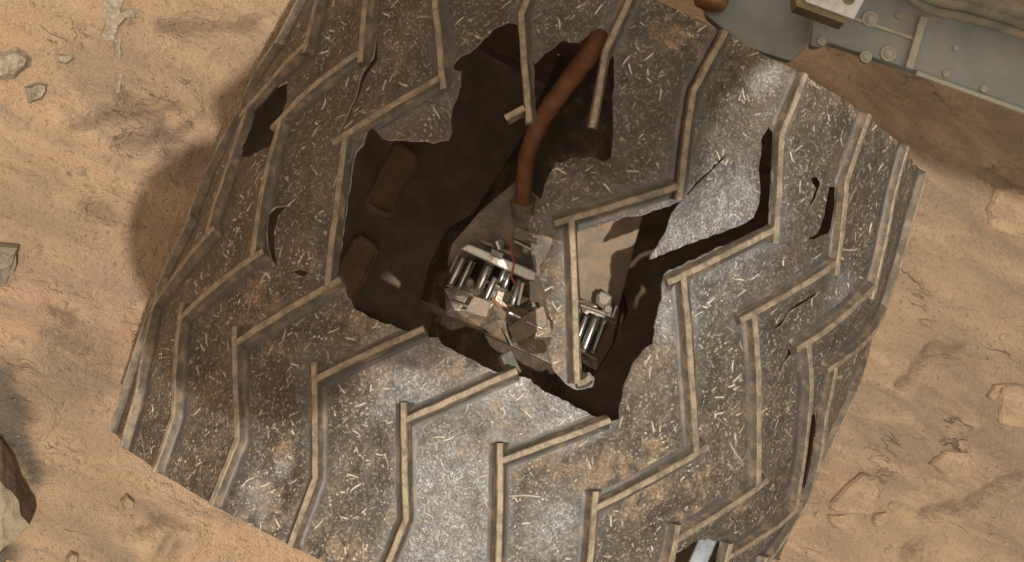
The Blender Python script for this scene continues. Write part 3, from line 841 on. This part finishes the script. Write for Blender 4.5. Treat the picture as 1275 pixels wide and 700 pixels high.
on_axis(build_skin(WHEEL))
nominal = None
for g in range(-12, 12):
    if g in D['grouser_seen'] or g in (-7, 5):
        if g == -1 or g == -2:
            k = 1 if g == -1 else 2
            o = on_axis(from_bm('grouser', grouser_mesh(g, pick=range(k)), (TOP, WALL, FLARE), WHEEL))
            o['label'] = 'upper half of a broken tread bar ending over the hole'
            o = on_axis(from_bm('grouser', grouser_mesh(g, pick=range(k, 9)), (TOP, WALL, FLARE), WHEEL))
            o['label'] = 'lower half of a tread bar broken off at the hole edge'
        else:
            o = on_axis(from_bm('grouser', grouser_mesh(g), (TOP, WALL, FLARE), WHEEL))
        if g == 0:
            o['label'] = 'tread bar hanging across the hole with a curled broken end'
    else:
        if nominal is None:
            nominal = on_axis(from_bm('grouser', grouser_mesh(g, True), (TOP, WALL, FLARE), WHEEL))
            o = nominal
        else:
            o = nominal.copy()
            COL.objects.link(o)
        o.rotation_euler = (0, -TILT + g * STEP, 0)

# ring stiffener and rim flanges: lathed hoops
def hoop(name, prof, mat, seg=144):
    bm = bmesh.new()
    rings = []
    for i in range(seg):
        a = 2 * math.pi * i / seg
        rings.append([bm.verts.new((r * math.sin(a), y, r * math.cos(a))) for r, y in prof])
    m = len(prof)
    for i in range(seg):
        A, B = rings[i], rings[(i + 1) % seg]
        for k in range(m):
            bm.faces.new((A[k], A[(k + 1) % m], B[(k + 1) % m], B[k]))
    bmesh.ops.recalc_face_normals(bm, faces=list(bm.faces))
    return on_axis(from_bm(name, bm, (mat,), WHEEL))
RINGM = mat_metal('shade_dark_ring', (0.026, 0.020, 0.014), (0.045, 0.034, 0.024), 0.0, 0.75, 0.0, 50)  # near-black colour stands in for the shade on the ring
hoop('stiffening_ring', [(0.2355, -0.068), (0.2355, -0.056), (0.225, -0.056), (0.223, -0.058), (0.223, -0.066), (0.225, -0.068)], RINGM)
RINGB = mat_metal('dark_red_brown_disc', (0.10, 0.058, 0.038), (0.14, 0.082, 0.054), 0.0, 0.7, 0.1, 40)
for sy in (-1, 1):
    if sy > 0:
        hoop('added_inboard_disc', [(0.221, 0.1945), (0.221, 0.1915), (0.052, 0.1815), (0.052, 0.1845)], RINGB)  # added disc closes the open end so the gaps stay dark
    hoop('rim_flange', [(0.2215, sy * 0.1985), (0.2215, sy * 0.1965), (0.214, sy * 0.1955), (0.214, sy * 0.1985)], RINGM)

# raised pads on the inside of the far skin
PADM = mat_metal('dusty_inner_pad', (0.22, 0.138, 0.082), (0.26, 0.165, 0.10), 0.0, 0.7, 0.3, 50)
for w in wins:
    bm = bmesh.new()
    c = w.mean(0)
    lays = []
    for k, hh in ((1.0, -0.0012), (1.0, -0.0060), (0.93, -0.0070), (0.86, -0.0070), (0.84, -0.0050)):
        q = c + (w - c) * k
        lays.append([bm.verts.new(p) for p in on_wheel(q[:, 0], q[:, 1], np.full(len(q), hh) + disp(q[:, 0], q[:, 1]))])
    m = len(w)
    for A, B in zip(lays, lays[1:]):
        for k in range(m):
            bm.faces.new((A[k], A[(k + 1) % m], B[(k + 1) % m], B[k]))
    bm.faces.new(lays[-1])
    bmesh.ops.recalc_face_normals(bm, faces=list(bm.faces))
    on_axis(from_bm('inner_pad', bm, (PADM,), WHEEL))

# ------------------------------------------------------------------ the hub inside
zw = Vector((-math.sin(TILT) * -1, 0, math.cos(TILT)))       # wheel frame z in the world
zw = Matrix.Rotation(-TILT, 3, 'Y') @ Vector((0, 0, 1))
xw = Matrix.Rotation(-TILT, 3, 'Y') @ Vector((1, 0, 0))
yw = Vector((0, 1, 0))
BROWN = mat_metal('dusty_hub_casing', (0.25, 0.185, 0.128), (0.34, 0.255, 0.18), 0.1, 0.6, 0.4, 75, 0.5)
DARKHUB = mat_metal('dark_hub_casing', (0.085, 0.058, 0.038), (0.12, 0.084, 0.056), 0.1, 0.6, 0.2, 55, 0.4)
GREYM = mat_metal('grey_hub_metal', (0.23, 0.20, 0.165), (0.35, 0.31, 0.26), 0.3, 0.45, 0.3, 120)
SHINY = mat_metal('bright_polished_rod', (0.42, 0.40, 0.36), (0.60, 0.575, 0.53), 0.75, 0.26, 0.35, 160, 0.15)
FOIL = mat_metal('crumpled_foil', (0.30, 0.26, 0.215), (0.42, 0.35, 0.27), 0.7, 0.28, 0.5, 70, 0.5)
COPPER = mat_metal('rusty_brown_spoke', (0.20, 0.080, 0.036), (0.27, 0.115, 0.052), 0.2, 0.45, 0.12, 60, 0.25)
STRUT = mat_metal('pale_grey_strut', (0.15, 0.165, 0.175), (0.24, 0.26, 0.27), 0.3, 0.4, 0.1, 30)
COPPERPL = mat_metal('copper_toned_plate', (0.22, 0.165, 0.12), (0.31, 0.235, 0.175), 0.3, 0.4, 0.4, 90)
RODM = mat_metal('steel_rod', (0.26, 0.24, 0.215), (0.34, 0.32, 0.29), 0.85, 0.16, 0.12, 40, 0.05)
DULL = mat_metal('dull_grey_cover', (0.17, 0.143, 0.114), (0.26, 0.22, 0.18), 0.2, 0.55, 0.4, 110, 0.6)
LITPATCH = mat_metal('pale_green_grey_lit_patch', (0.12, 0.118, 0.098), (0.18, 0.175, 0.145), 0.1, 0.5, 0.3, 120)
REDWIRE = mat_metal('red_marking_wire', (0.40, 0.08, 0.07), (0.45, 0.11, 0.09), 0.0, 0.5, 0.1)

bm = bmesh.new()
prof = [(0.0, -0.085), (0.040, -0.085), (0.052, -0.075), (0.056, -0.03), (0.070, -0.025), (0.074, 0.0), (0.074, 0.03), (0.060, 0.05), (0.05, 0.12), (0.05, 0.20), (0.0, 0.20)]
seg = 24
rings = [[bm.verts.new((r * math.sin(2 * math.pi * i / seg), y, r * math.cos(2 * math.pi * i / seg))) for i in range(seg)] if r > 0 else [bm.verts.new((0, y, 0))] for r, y in prof]
for A, B in zip(rings, rings[1:]):
    for i in range(seg):
        j = (i + 1) % seg
        if len(A) == 1:
            bm.faces.new((A[0], B[i], B[j]))
        elif len(B) == 1:
            bm.faces.new((A[i], A[j], B[0]))
        else:
            bm.faces.new((A[i], A[j], B[j], B[i]))
bmesh.ops.recalc_face_normals(bm, faces=list(bm.faces))
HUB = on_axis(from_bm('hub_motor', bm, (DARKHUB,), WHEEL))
hub_inv = Matrix.Translation((0, 0, RW)) @ Matrix.Rotation(-TILT, 4, 'Y')
hub_inv = hub_inv.inverted()
def hubpart(name, bm, mat, smooth=False):
    for v in bm.verts:
        v.co = hub_inv @ v.co
    return from_bm(name, bm, (mat,), HUB, smooth)

for i, pl in enumerate(D['plates']):
    bm = bmesh.new()
    if i in (2, 3):                                           # crumpled foil: fine grid with sharp folds
        P = [V3(q) for q in pl]
        c = sum(P, Vector()) / len(P)
        ux = (P[2] - P[0]).normalized()
        uy = zw.cross(ux).normalized()
        poly = np.array([[(p - c).dot(ux), (p - c).dot(uy)] for p in P])
        gx = []
        for a in np.arange(poly[:, 0].min(), poly[:, 0].max(), 0.0095):
            for b in np.arange(poly[:, 1].min(), poly[:, 1].max(), 0.0095):
                gx.append((a + rng.uniform(-.0028, .0028), b + rng.uniform(-.0028, .0028)))
        gx = np.array(gx)
        gx = gx[inside(gx[:, 0], gx[:, 1], poly)]
        pts2 = [Vector(q) for q in poly] + [Vector(q) for q in gx]
        v2, e2, f2, _, _, _ = delaunay_2d_cdt(pts2, [], [], 0, 1e-6)
        vs = []
        for k, q in enumerate(v2):
            h = rng.uniform(-0.0035, 0.004)
            vs.append(bm.verts.new(c + ux * q.x + uy * q.y + zw * h))
        for f in f2:
            cx = sum((v2[k] for k in f), Vector((0, 0))) / 3
            if inside(np.array([cx.x]), np.array([cx.y]), poly)[0]:
                bm.faces.new([vs[k] for k in f])
        bmesh.ops.recalc_face_normals(bm, faces=list(bm.faces))
        for v in list(bm.verts):
            if not v.link_faces:
                bm.verts.remove(v)
        hubpart('foil_wrap', bm, FOIL)
    else:
        add_prism(bm, [V3(q) for q in pl], zw, 0.025)
        bevel(bm, 0.002)
        hubpart('cover_plate', bm, DULL if i == 0 else BROWN)
bm = bmesh.new()
add_prism(bm, [V3(q) for q in D['bracket']], zw, 0.010)
bevel(bm, 0.0012)
hubpart('bracket', bm, SHINY)
for a, b, w in D['rods']:
    bm = bmesh.new()
    a, b = V3(a), V3(b)
    add_tube(bm, [a, a.lerp(b, 0.08), a.lerp(b, 0.92), b], [w * .0008, w * .001, w * .001, w * .0008], 12)
    hubpart('rod', bm, RODM, True)
for a, w in D['bolts']:
    bm = bmesh.new()
    a = V3(a)
    add_tube(bm, [a - zw * 0.012, a, a + zw * 0.002], [w * .0011, w * .001, w * .0006], 6)
    hubpart('bolt', bm, GREYM)
bm = bmesh.new()
wire = smooth_path([V3(q) for q in D['wire']], 6)
add_tube(bm, wire, 0.0007, 6)
hubpart('wire', bm, REDWIRE, True)
for a, b, w, dp, mt in D['fittings']:
    bm = bmesh.new()
    add_box(bm, V3(a), V3(b), w * 0.00056, dp * 0.001, zw)
    bevel(bm, 0.0006, 1)
    hubpart('fitting', bm, {'g': GREYM, 's': SHINY, 'c': BROWN, 'k': COPPER}[mt])
for pl in D['shims']:
    bm = bmesh.new()
    add_prism(bm, [V3(q) for q in pl], zw, 0.003)
    bevel(bm, 0.0005, 1)
    hubpart('shim_plate', bm, COPPERPL)
# fins behind the rods
bm = bmesh.new()
for a, b, w in D['rods']:
    a, b = V3(a) - zw * 0.012, V3(b) - zw * 0.012
    add_box(bm, a, b, 0.005, 0.014, zw)
o = hubpart('cooling_fin', bm, GREYM)
o['kind'] = 'stuff'
bm = bmesh.new()
a, b = [V3(q) for q in D['strut']]
add_box(bm, a, b, 0.012, 0.006, zw)
bevel(bm, 0.001)
from_bm('strut', bm, (STRUT,), WHEEL, True)
bm = bmesh.new()
a, b = [V3(q) for q in D['clip']]
add_box(bm, a, b, 0.010, 0.006, zw)  # added pale box stands in for a sunlit patch on the ring
bevel(bm, 0.0012)
from_bm('clip', bm, (LITPATCH,), WHEEL)
# curved spoke
path = smooth_path([V3(q) for q in D['spoke']], 6)
bm = bmesh.new()
n = len(path)
add_tube(bm, path, [0.0074 - 0.0030 * (i / n) ** 1.3 + 0.00015 * math.sin(i * 1.3) for i in range(n)], 16)
o = from_bm('spoke', bm, (COPPER,), WHEEL, True)

bm = bmesh.new()
a, b = [V3(q) for q in D['socket']]
d = (b - a).normalized()
add_tube(bm, [a, a + d * 0.001, a + d * 0.006, a + d * 0.007, a + d * 0.012], [0.0074, 0.0084, 0.0084, 0.0076, 0.0086], 18)
hubpart('socket', bm, DULL)

# ------------------------------------------------------------------ the ground
PAT = D['patches']
def build_ground():
    xs = np.concatenate([[-400, -40, -8, -2.5, -1.2], np.arange(-0.72, 1.06, 0.0052), [1.5, 3, 8, 40, 400]])
    ys = np.concatenate([[-400, -40, -8, -2.5, -1.0], np.arange(-0.55, 0.92, 0.0052), [1.4, 3, 8, 40, 400]])
    gx, gy = np.meshgrid(xs, ys, indexing='ij')
    x, y = gx.ravel(), gy.ravel()
    core = (x > -0.73) & (x < 1.07) & (y > -0.56) & (y < 0.93)
    z = np.zeros(len(x))
    c, s_ = 0.91, 0.415
    for i in np.where(core)[0]:
        u, v = c * x[i] + s_ * y[i], -s_ * x[i] + c * y[i]
        left = min(1, max(0, (0.25 - u) / 0.5))
        b = fbm(u * 2.2, v * 2.2, 1.0, 3) * 0.005
        r1 = 1 - abs(noise.noise((u * 4 + 0.7 * noise.noise((u * 9, v * 9, 4)), v * 17, 2.0)))
        r2 = fbm(u * 14, v * 38, 6.0, 4)
        z[i] = b + (0.0006 + 0.0018 * left) * (r1 - 0.6) + (0.0008 + 0.0016 * left) * r2 + 0.0010 * fbm(u * 90, v * 120, 3.0, 3)
    e = np.minimum(np.minimum(x + 0.72, 1.05 - x), np.minimum(y + 0.55, 0.91 - y))
    z *= np.clip(e / 0.08, 0, 1)
    # pressed flat under the wheel
    wd = np.clip((np.abs(x) - 0.05) / 0.15, 0, 1) * (np.abs(y) < 0.25) + (np.abs(y) >= 0.25)
    z = z * wd - 0.004
    dark = np.zeros(len(x))
    for k, ln in enumerate(D['cracks']):
        P = [np.array(q) * 0.001 for q in ln]
        near = (np.abs(x - P[0][0]) < 0.3) & (np.abs(y - P[0][1]) < 0.3) & core
        idx = np.where(near)[0]
        jx = np.array([0.006 * fbm(a * 40, b * 40, k, 2) for a, b in zip(x[idx], y[idx])])
        d = seg_dist(x[idx] + jx, y[idx] - jx, list(zip(P, P[1:])))
        m = np.exp(-(d / 0.0045) ** 2)
        z[idx] -= 0.005 * m
        z[idx] += 0.003 * np.exp(-((d - 0.012) / 0.008) ** 2)
        dark[idx] = np.maximum(dark[idx], m * 0.75)
    grey = np.zeros(len(x))
    for k, pg in enumerate(PAT['grey']):
        P = np.array(pg) * 0.001
        idx = np.where(core)[0]
        jx = np.array([0.006 * fbm(a * 30, b * 30, 8 + k, 3) for a, b in zip(x[idx], y[idx])])
        ins = inside(x[idx] + jx, y[idx] + jx, P)
        d = seg_dist(x[idx] + jx, y[idx] + jx, [(P[i], P[(i + 1) % len(P)]) for i in range(len(P))])
        sd = np.where(ins, d, -d)
        grey[idx] = np.maximum(grey[idx], np.clip(sd / 0.008 + 0.5, 0, 1))
        z[idx] -= 0.010 * np.clip(sd / 0.02, 0, 1)
    spot, sand = np.zeros(len(x)), np.zeros(len(x))
    for arr, key, w in ((spot, 'greyspot', 0.035), (sand, 'sandspot', 0.045)):
        for k, q in enumerate(PAT[key]):
            ww = w * (0.7 + 0.7 * ((k * 37) % 10) / 10)
            arr += np.exp(-(((x - q[0] * .001) * 0.8) ** 2 + (y - q[1] * .001) ** 2) / ww ** 2)
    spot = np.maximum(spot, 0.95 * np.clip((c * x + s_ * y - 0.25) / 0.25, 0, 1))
    spot, sand = np.clip(spot, 0, 1), np.clip(sand, 0, 1)
    global GZ
    GZ = (xs, ys, z.reshape(len(xs), len(ys)))
    nx, ny = len(xs), len(ys)
    me = bpy.data.meshes.new('ground')
    ii = np.arange(nx * ny).reshape(nx, ny)
    q = np.stack([ii[:-1, :-1], ii[1:, :-1], ii[1:, 1:], ii[:-1, 1:]], -1).reshape(-1, 4)
    me.from_pydata(np.stack([x, y, z], -1).tolist(), [], q.tolist())
    me.shade_smooth()
    ca = me.color_attributes.new('patch', 'FLOAT_COLOR', 'POINT')
    ca.data.foreach_set('color', np.stack([grey, spot, sand, dark], -1).ravel().astype(np.float32))
    o = link('ground', me, (GROUND,))
    o['kind'] = 'structure'
    o['label'] = 'reddish tan sandy bedrock with faint layers and cracks'
    return o
build_ground()

def ground_z(px, py):
    xs, ys, zz = GZ
    return float(zz[np.argmin(np.abs(xs - px)), np.argmin(np.abs(ys - py))])

# ------------------------------------------------------------------ rocks
TANROCK = mat_rock('tan_slab_rock', (0.315, 0.228, 0.135), (0.375, 0.268, 0.160))
GREYROCK = mat_rock('grey_green_rock', (0.22, 0.185, 0.13), (0.29, 0.24, 0.17))
PALEROCK = mat_rock('pale_vein_rock', (0.30, 0.23, 0.15), (0.40, 0.325, 0.225), 0.45)
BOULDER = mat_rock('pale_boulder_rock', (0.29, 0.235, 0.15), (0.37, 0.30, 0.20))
SHADEROCK = mat_rock('shaded_boulder_flank', (0.085, 0.052, 0.030), (0.14, 0.088, 0.050))  # shade of the steep side put into the rock colour

def rock(name, key, h, mat, label, rough=0.0025, inset=0.92, group=None, tip=0.0, cat='rock'):
    P = np.array(D['rocks'][key]) * 0.001
    c = P.mean(0)
    pts = []
    n = len(P)
    for i in range(n):
        a, b = P[i], P[(i + 1) % n]
        m = max(1, int(np.hypot(*(b - a)) / 0.006))
        for k in range(m):
            q = a + (b - a) * k / m
            pts.append(q + np.array([noise.noise((q[0] * 120, q[1] * 120, 1)), noise.noise((q[0] * 120, q[1] * 120, 7))]) * rough)
    pts = np.array(pts) - c
    bm = bmesh.new()
    rings = []
    size = np.hypot(*pts.T).max()
    def lift(q, z):
        zz = z
        if z > 0:
            zz += fbm((q[0] + c[0]) * 55, (q[1] + c[1]) * 55, h * 50, 5) * (0.22 if tip else 0.55) * h
            w = (q[0] * -0.926 + q[1] * 0.377) / size
            zz -= tip * h * (0.55 - 0.55 * w) * min(1, z / h)
        return zz
    for sc, z in ((1.03, -0.02), (1.0, h * 0.45), (inset * 0.6 + 0.4, h * 0.75), (inset * 0.9 + 0.1, h * 0.9), (inset, h), (inset * .85, h), (inset * .68, h), (inset * .5, h), (inset * .33, h), (inset * .16, h)):
        rg = []
        for q in pts * sc:
            rg.append(bm.verts.new((q[0], q[1], lift(q, z))))
        rings.append(rg)
    m = len(pts)
    for A, B in zip(rings, rings[1:]):
        for k in range(m):
            bm.faces.new((A[k], A[(k + 1) % m], B[(k + 1) % m], B[k]))
    cv = bm.verts.new((0, 0, lift((0, 0), h)))
    for k in range(m):
        bm.faces.new((rings[-1][k], rings[-1][(k + 1) % m], cv))
    bmesh.ops.recalc_face_normals(bm, faces=list(bm.faces))
    o = from_bm(name, bm, (mat,), None, False, (c[0], c[1], ground_z(c[0], c[1])))
    if mat is GROUND:
        nv = len(o.data.vertices)
        ca = o.data.color_attributes.new('patch', 'FLOAT_COLOR', 'POINT')
        ca.data.foreach_set('color', np.tile([0, 0.45, 0.35, 0], nv).astype(np.float32))
    return tag(o, label, cat, group)

rock('grey_rock', 'grey_rock', 0.020, GREYROCK, 'angular grey rock cut off by the left edge of the picture')
rock('slab_rock', 'slab_a', 0.010, GROUND, 'largest rounded tan slab beside the lower right of the wheel', cat='slab', tip=1.0, group='tan slabs lying right of the wheel')
rock('slab_rock', 'slab_b', 0.010, GROUND, 'tan slab with pointed left end standing alone at the lower right', cat='slab', tip=1.0, group='tan slabs lying right of the wheel')
rock('slab_rock', 'slab_c', 0.010, GROUND, 'tall tan slab cut off by the right edge below the middle', cat='slab', tip=1.0, group='tan slabs lying right of the wheel')
rock('slab_rock', 'slab_d', 0.007, GROUND, 'narrow tan sliver leaning against the tall slab at the right edge', cat='slab', tip=1.0, group='tan slabs lying right of the wheel')
rock('slab_rock', 'slab_e', 0.007, GROUND, 'tiny square slab touching the lower right corner of the largest slab', cat='slab', tip=1.0, group='tan slabs lying right of the wheel')
rock('slab_rock', 'slab_f', 0.006, GROUND, 'low tan slab just below the largest slab by the wheel', cat='slab', tip=1.0, group='tan slabs lying right of the wheel')
rock('slab_rock', 'slab_g', 0.010, GROUND, 'broad tan slab at the right edge under the shadow of the rover', cat='slab', tip=1.0, group='tan slabs lying right of the wheel')
rock('pale_rock', 'pale_ridge', 0.014, PALEROCK, 'whitish crumbly rock ridge at the upper left edge', 0.005, 0.7)
rock('pale_rock', 'pale_knob', 0.016, PALEROCK, 'small round pale knobbly rock below the whitish ridge', 0.004, 0.7)
rock('pale_rock', 'pale_knob2', 0.006, PALEROCK, 'faint low pale rock right of the whitish ridge', 0.004, 0.6)
rock('vein_rock', 'vein_a', 0.007, PALEROCK, 'branching pale vein rock at the top edge left of the wheel', 0.005, 0.7)
rock('vein_rock', 'vein_b', 0.006, PALEROCK, 'narrow pale vein rock in the middle of the vertical line', 0.003, 0.6)
rock('vein_rock', 'vein_c', 0.006, PALEROCK, 'narrow pale vein rock at the lower end of the vertical line', 0.003, 0.6)
rock('small_stone', 'stone_a', 0.008, TANROCK, 'small tan stone near the lower left rim of the wheel', 0.002, 0.7, cat='stone')
rock('small_stone', 'stone_b', 0.008, TANROCK, 'small tan stone at the bottom edge left of the wheel', 0.002, 0.7, cat='stone')

# the boulder at the lower left: pale sunlit face, flank coloured dark for its shade
def build_boulder():
    P = np.array(D['rocks']['boulder']) * 0.001
    I = np.array(D['boulder_face']) * 0.001
    bm = bmesh.new()
    c = P.mean(0)
    jig = lambda q, k: np.array([noise.noise((q[0] * 90, q[1] * 90, k)), noise.noise((q[0] * 90, q[1] * 90, k + 5))]) * 0.002
    def dens(A, n=6):
        out = []
        for i in range(len(A)):
            a, b = A[i], A[(i + 1) % len(A)]
            out += [a + (b - a) * k / n for k in range(n)]
        return np.array(out)
    A, B = dens(P), dens(I)
    lo = [bm.verts.new((*(q + jig(q, 1) - c), -0.03)) for q in A]
    mid = [bm.verts.new((*(q + jig(q, 1) - c) * 1.0, 0.012)) for q in A]
    md2 = [bm.verts.new((*((q * 0.5 + r * 0.5) + jig(q, 3) - c), 0.030 + 0.004 * fbm(q[0] * 60, q[1] * 60, 2, 2))) for q, r in zip(A, B)]
    top = [bm.verts.new((*(q + jig(q, 1) - c), 0.040)) for q in B]
    ic = B.mean(0) - c
    in2 = [bm.verts.new((*((q - c) * 0.5 + ic * 0.5), 0.044 + 0.004 * fbm(q[0] * 50, q[1] * 50, 4, 2))) for q in B]
    m = len(A)
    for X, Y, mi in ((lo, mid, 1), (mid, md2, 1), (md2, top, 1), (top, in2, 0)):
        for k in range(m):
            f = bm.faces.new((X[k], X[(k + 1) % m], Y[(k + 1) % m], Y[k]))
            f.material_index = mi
    cv = bm.verts.new((*ic, 0.046))
    for k in range(m):
        bm.faces.new((in2[k], in2[(k + 1) % m], cv))
    bmesh.ops.recalc_face_normals(bm, faces=list(bm.faces))
    o = from_bm('boulder', bm, (BOULDER, SHADEROCK), None, False, (c[0], c[1], ground_z(*B.mean(0))))
    tag(o, 'large boulder at the lower left with pale face and flank coloured dark brown as if shaded', 'rock')
build_boulder()

# loose grit lying about
bm = bmesh.new()
ico = bmesh.new()
bmesh.ops.create_icosphere(ico, subdivisions=1, radius=1.0)
iv = [v.co.copy() for v in ico.verts]
fi = [[v.index for v in f.verts] for f in ico.faces]
ico.free()
for k in range(1900):
    px, py = rng.uniform(-0.6, 1.0), rng.uniform(-0.5, 0.85)
    if abs(px) < 0.16 and abs(py) < 0.24:
        continue
    r = 0.0008 + 0.0046 * rng.random() ** 5
    zz = ground_z(px, py)
    sq = rng.uniform(0.6, 1.2, 3)
    vs = [bm.verts.new((px + v.x * r * sq[0] * (1 + rng.uniform(-.2, .2)), py + v.y * r * sq[1], zz + v.z * r * sq[2] * .7)) for v in iv]
    for f in fi:
        bm.faces.new([vs[i] for i in f])
o = from_bm('loose_grit', bm, (TANROCK,))
tag(o, 'fine tan grit scattered over the ground', 'grit', kind='stuff')

# ------------------------------------------------------------------ rover structure at the upper right
PAINT = mat_metal('grey_painted_beam', (0.30, 0.32, 0.305), (0.38, 0.40, 0.38), 0.0, 0.5, 0.14, 22, 0.12)
PAINTD = mat_metal('grey_painted_edge', (0.48, 0.46, 0.38), (0.55, 0.52, 0.42), 0.0, 0.5, 0.2, 20, 0.1)
WHITE = mat_metal('white_paint', (0.78, 0.78, 0.75), (0.84, 0.83, 0.80), 0.0, 0.45, 0.25, 30, 0.1)
OLIVE = mat_metal('olive_side', (0.20, 0.17, 0.09), (0.26, 0.22, 0.12), 0.2, 0.5, 0.3, 30)
HARN = mat_metal('woven_cable_wrap', (0.17, 0.165, 0.125), (0.27, 0.26, 0.20), 0.0, 0.65, 0.3, 35, 0.5)
BRASS = mat_metal('dusty_copper_connector', (0.36, 0.19, 0.075), (0.46, 0.26, 0.11), 0.5, 0.4, 0.3, 60)

base = (V3(D['beam']['right'][4]))
BEAM = empty('suspension_beam', (base.x, base.y, base.z))
tag(BEAM, 'grey painted rover suspension beam with dome bolts above the upper right of the wheel', 'beam')
def beampart(name, bm, mat, smooth=False, parent=None):
    for v in bm.verts:
        v.co -= base
    return from_bm(name, bm, (mat,), parent or BEAM, smooth)
for key, nm in (('left', 'end_plate'), ('right', 'beam_plate')):
    bm = bmesh.new()
    add_prism(bm, [V3(q) for q in D['beam'][key]], zw, 0.014)
    bevel(bm, 0.0022)
    beampart(nm, bm, PAINT)
bm = bmesh.new()
a, b = [V3(q) for q in D['rib']]
add_box(bm, a, b, 0.0052, 0.006, zw)
bevel(bm, 0.001)
beampart('weld_rib', bm, PAINTD)
bm = bmesh.new()
a, b = [V3(q) for q in D['trim']]
add_box(bm, a, b, 0.0030, 0.004, zw)
bevel(bm, 0.0008)
beampart('edge_trim', bm, PAINTD)
bm = bmesh.new()
a, b = [V3(q) for q in D['seam']]
add_box(bm, a, b, 0.0022, 0.003, zw)
beampart('seam_strip', bm, PAINTD)
for p, r in D['beambolts']:
    bm = bmesh.new()
    p = V3(p)
    r *= 0.00044
    add_tube(bm, [p - zw * 0.004, p + zw * 0.001, p + zw * 0.0012, p + zw * (r * .55), p + zw * (r * .85), p + zw * (r * .95)], [r * 1.35, r * 1.35, r, r * .85, r * .5, r * .1], 16)
    beampart('bolt', bm, PAINTD, False)
BOX = empty('white_bracket_box', tuple(V3(D['whitebox'][3])))
tag(BOX, 'white bracket corner with a round hole at the top edge above the beam', 'bracket')
bb = V3(D['whitebox'][3])
pb = [V3(q) for q in D['whitebox']]
bm = bmesh.new()
add_prism(bm, pb, zw, 0.004)
bevel(bm, 0.0006)
for v in bm.verts:
    v.co -= bb
from_bm('white_top', bm, (WHITE,), BOX)
bm = bmesh.new()
add_prism(bm, [p - zw * 0.0045 + (xw * -0.004 + yw * -0.004) for p in pb], zw, 0.022)
for v in bm.verts:
    v.co -= bb
from_bm('olive_body', bm, (OLIVE,), BOX)
bm = bmesh.new()
q = V3(D['boxhole'])
add_tube(bm, [q - zw * 0.001, q + zw * 0.0015], 0.0042, 16)
for v in bm.verts:
    v.co -= bb
from_bm('bolt', bm, (OLIVE,), BOX)  # flat olive disc stands in for the dark of the round hole

q = V3(D['knob'][0])
bm = bmesh.new()
ax = (V3(D['knob_dir'][1]) - V3(D['knob_dir'][0])).normalized()
for k in range(7):
    pass
add_tube(bm, [q + ax * t for t in (-0.05, -0.012, -0.011, -0.008, -0.007, 0.004, 0.008, 0.010)], [0.012, 0.012, 0.0145, 0.0145, 0.012, 0.012, 0.010, 0.004], 24)
o = from_bm('copper_connector', bm, (BRASS,), None, True, None)
for v in o.data.vertices:
    v.co -= q
o.location = q
tag(o, 'rusty copper coloured round connector at the top edge beside the wheel rim', 'connector')

HR = empty('cable_harness', tuple(V3(D['cables'][0][3])))
tag(HR, 'thick bundle of grey green wrapped cables running over the beam at the upper right corner', 'cable bundle')
hb = V3(D['cables'][0][3])
for i, cb_ in enumerate(D['cables']):
    path = smooth_path([V3(q) - hb for q in cb_], 14)
    bm = bmesh.new()
    n = len(path)
    rr = [(0.0036 + 0.0016 * ((i * 7) % 3)) * (1 + 0.05 * math.sin(k * 2.1) + 0.03 * math.sin(k * 0.53 + i)) for k in range(n)]
    add_tube(bm, path, rr, 18)
    from_bm('cable', bm, (HARN,), HR, True)

# ------------------------------------------------------------------ the rover's arm turret behind the camera (unseen; outlines shaped to lay shade on wheel, beam and ground)
TUR = empty('arm_turret', tuple(cam_ob.location + cb * 0.2))
tag(TUR, 'instrument turret of the robotic arm standing above the wheel behind the viewpoint', 'robotic arm')
def cpt(x, y, z):
    return cr * x + cu * y + cb * (z - 0.2)
def turret_part(name, outline, z0, z1, mat, bev=0.006):
    bm = bmesh.new()
    add_prism(bm, [cpt(x, y, z0) for x, y in outline], -cb, z1 - z0)
    bevel(bm, bev)
    return from_bm(name, bm, (mat,), TUR)
circ = lambda x, y, r, n=28: [(x + r * math.cos(2 * math.pi * k / n), y + r * math.sin(2 * math.pi * k / n)) for k in range(n)]
turret_part('instrument_drum', circ(0.058, -0.136, 0.083), 0.12, 0.19, WHITE)
turret_part('drill_housing', [(0.055, -0.06), (0.045, -0.022), (0.064, -0.006), (0.092, 0.018), (0.125, 0.062), (0.18, 0.13), (0.25, 0.30), (0.34, 0.34), (0.34, -0.070), (0.25, -0.098), (0.216, -0.150), (0.166, -0.184), (0.10, -0.176)], 0.13, 0.20, PAINT)
turret_part('forearm', [(0.27, -0.085), (0.335, -0.066), (0.375, -0.016), (0.41, 0.006), (0.445, 0.0), (0.50, -0.016), (0.56, -0.036), (0.63, -0.045), (0.715, -0.077), (0.78, -0.104), (0.90, -0.14), (1.15, -0.21), (1.2, 0.22), (0.60, 0.36), (0.27, 0.16)], 0.205, 0.25, WHITE)
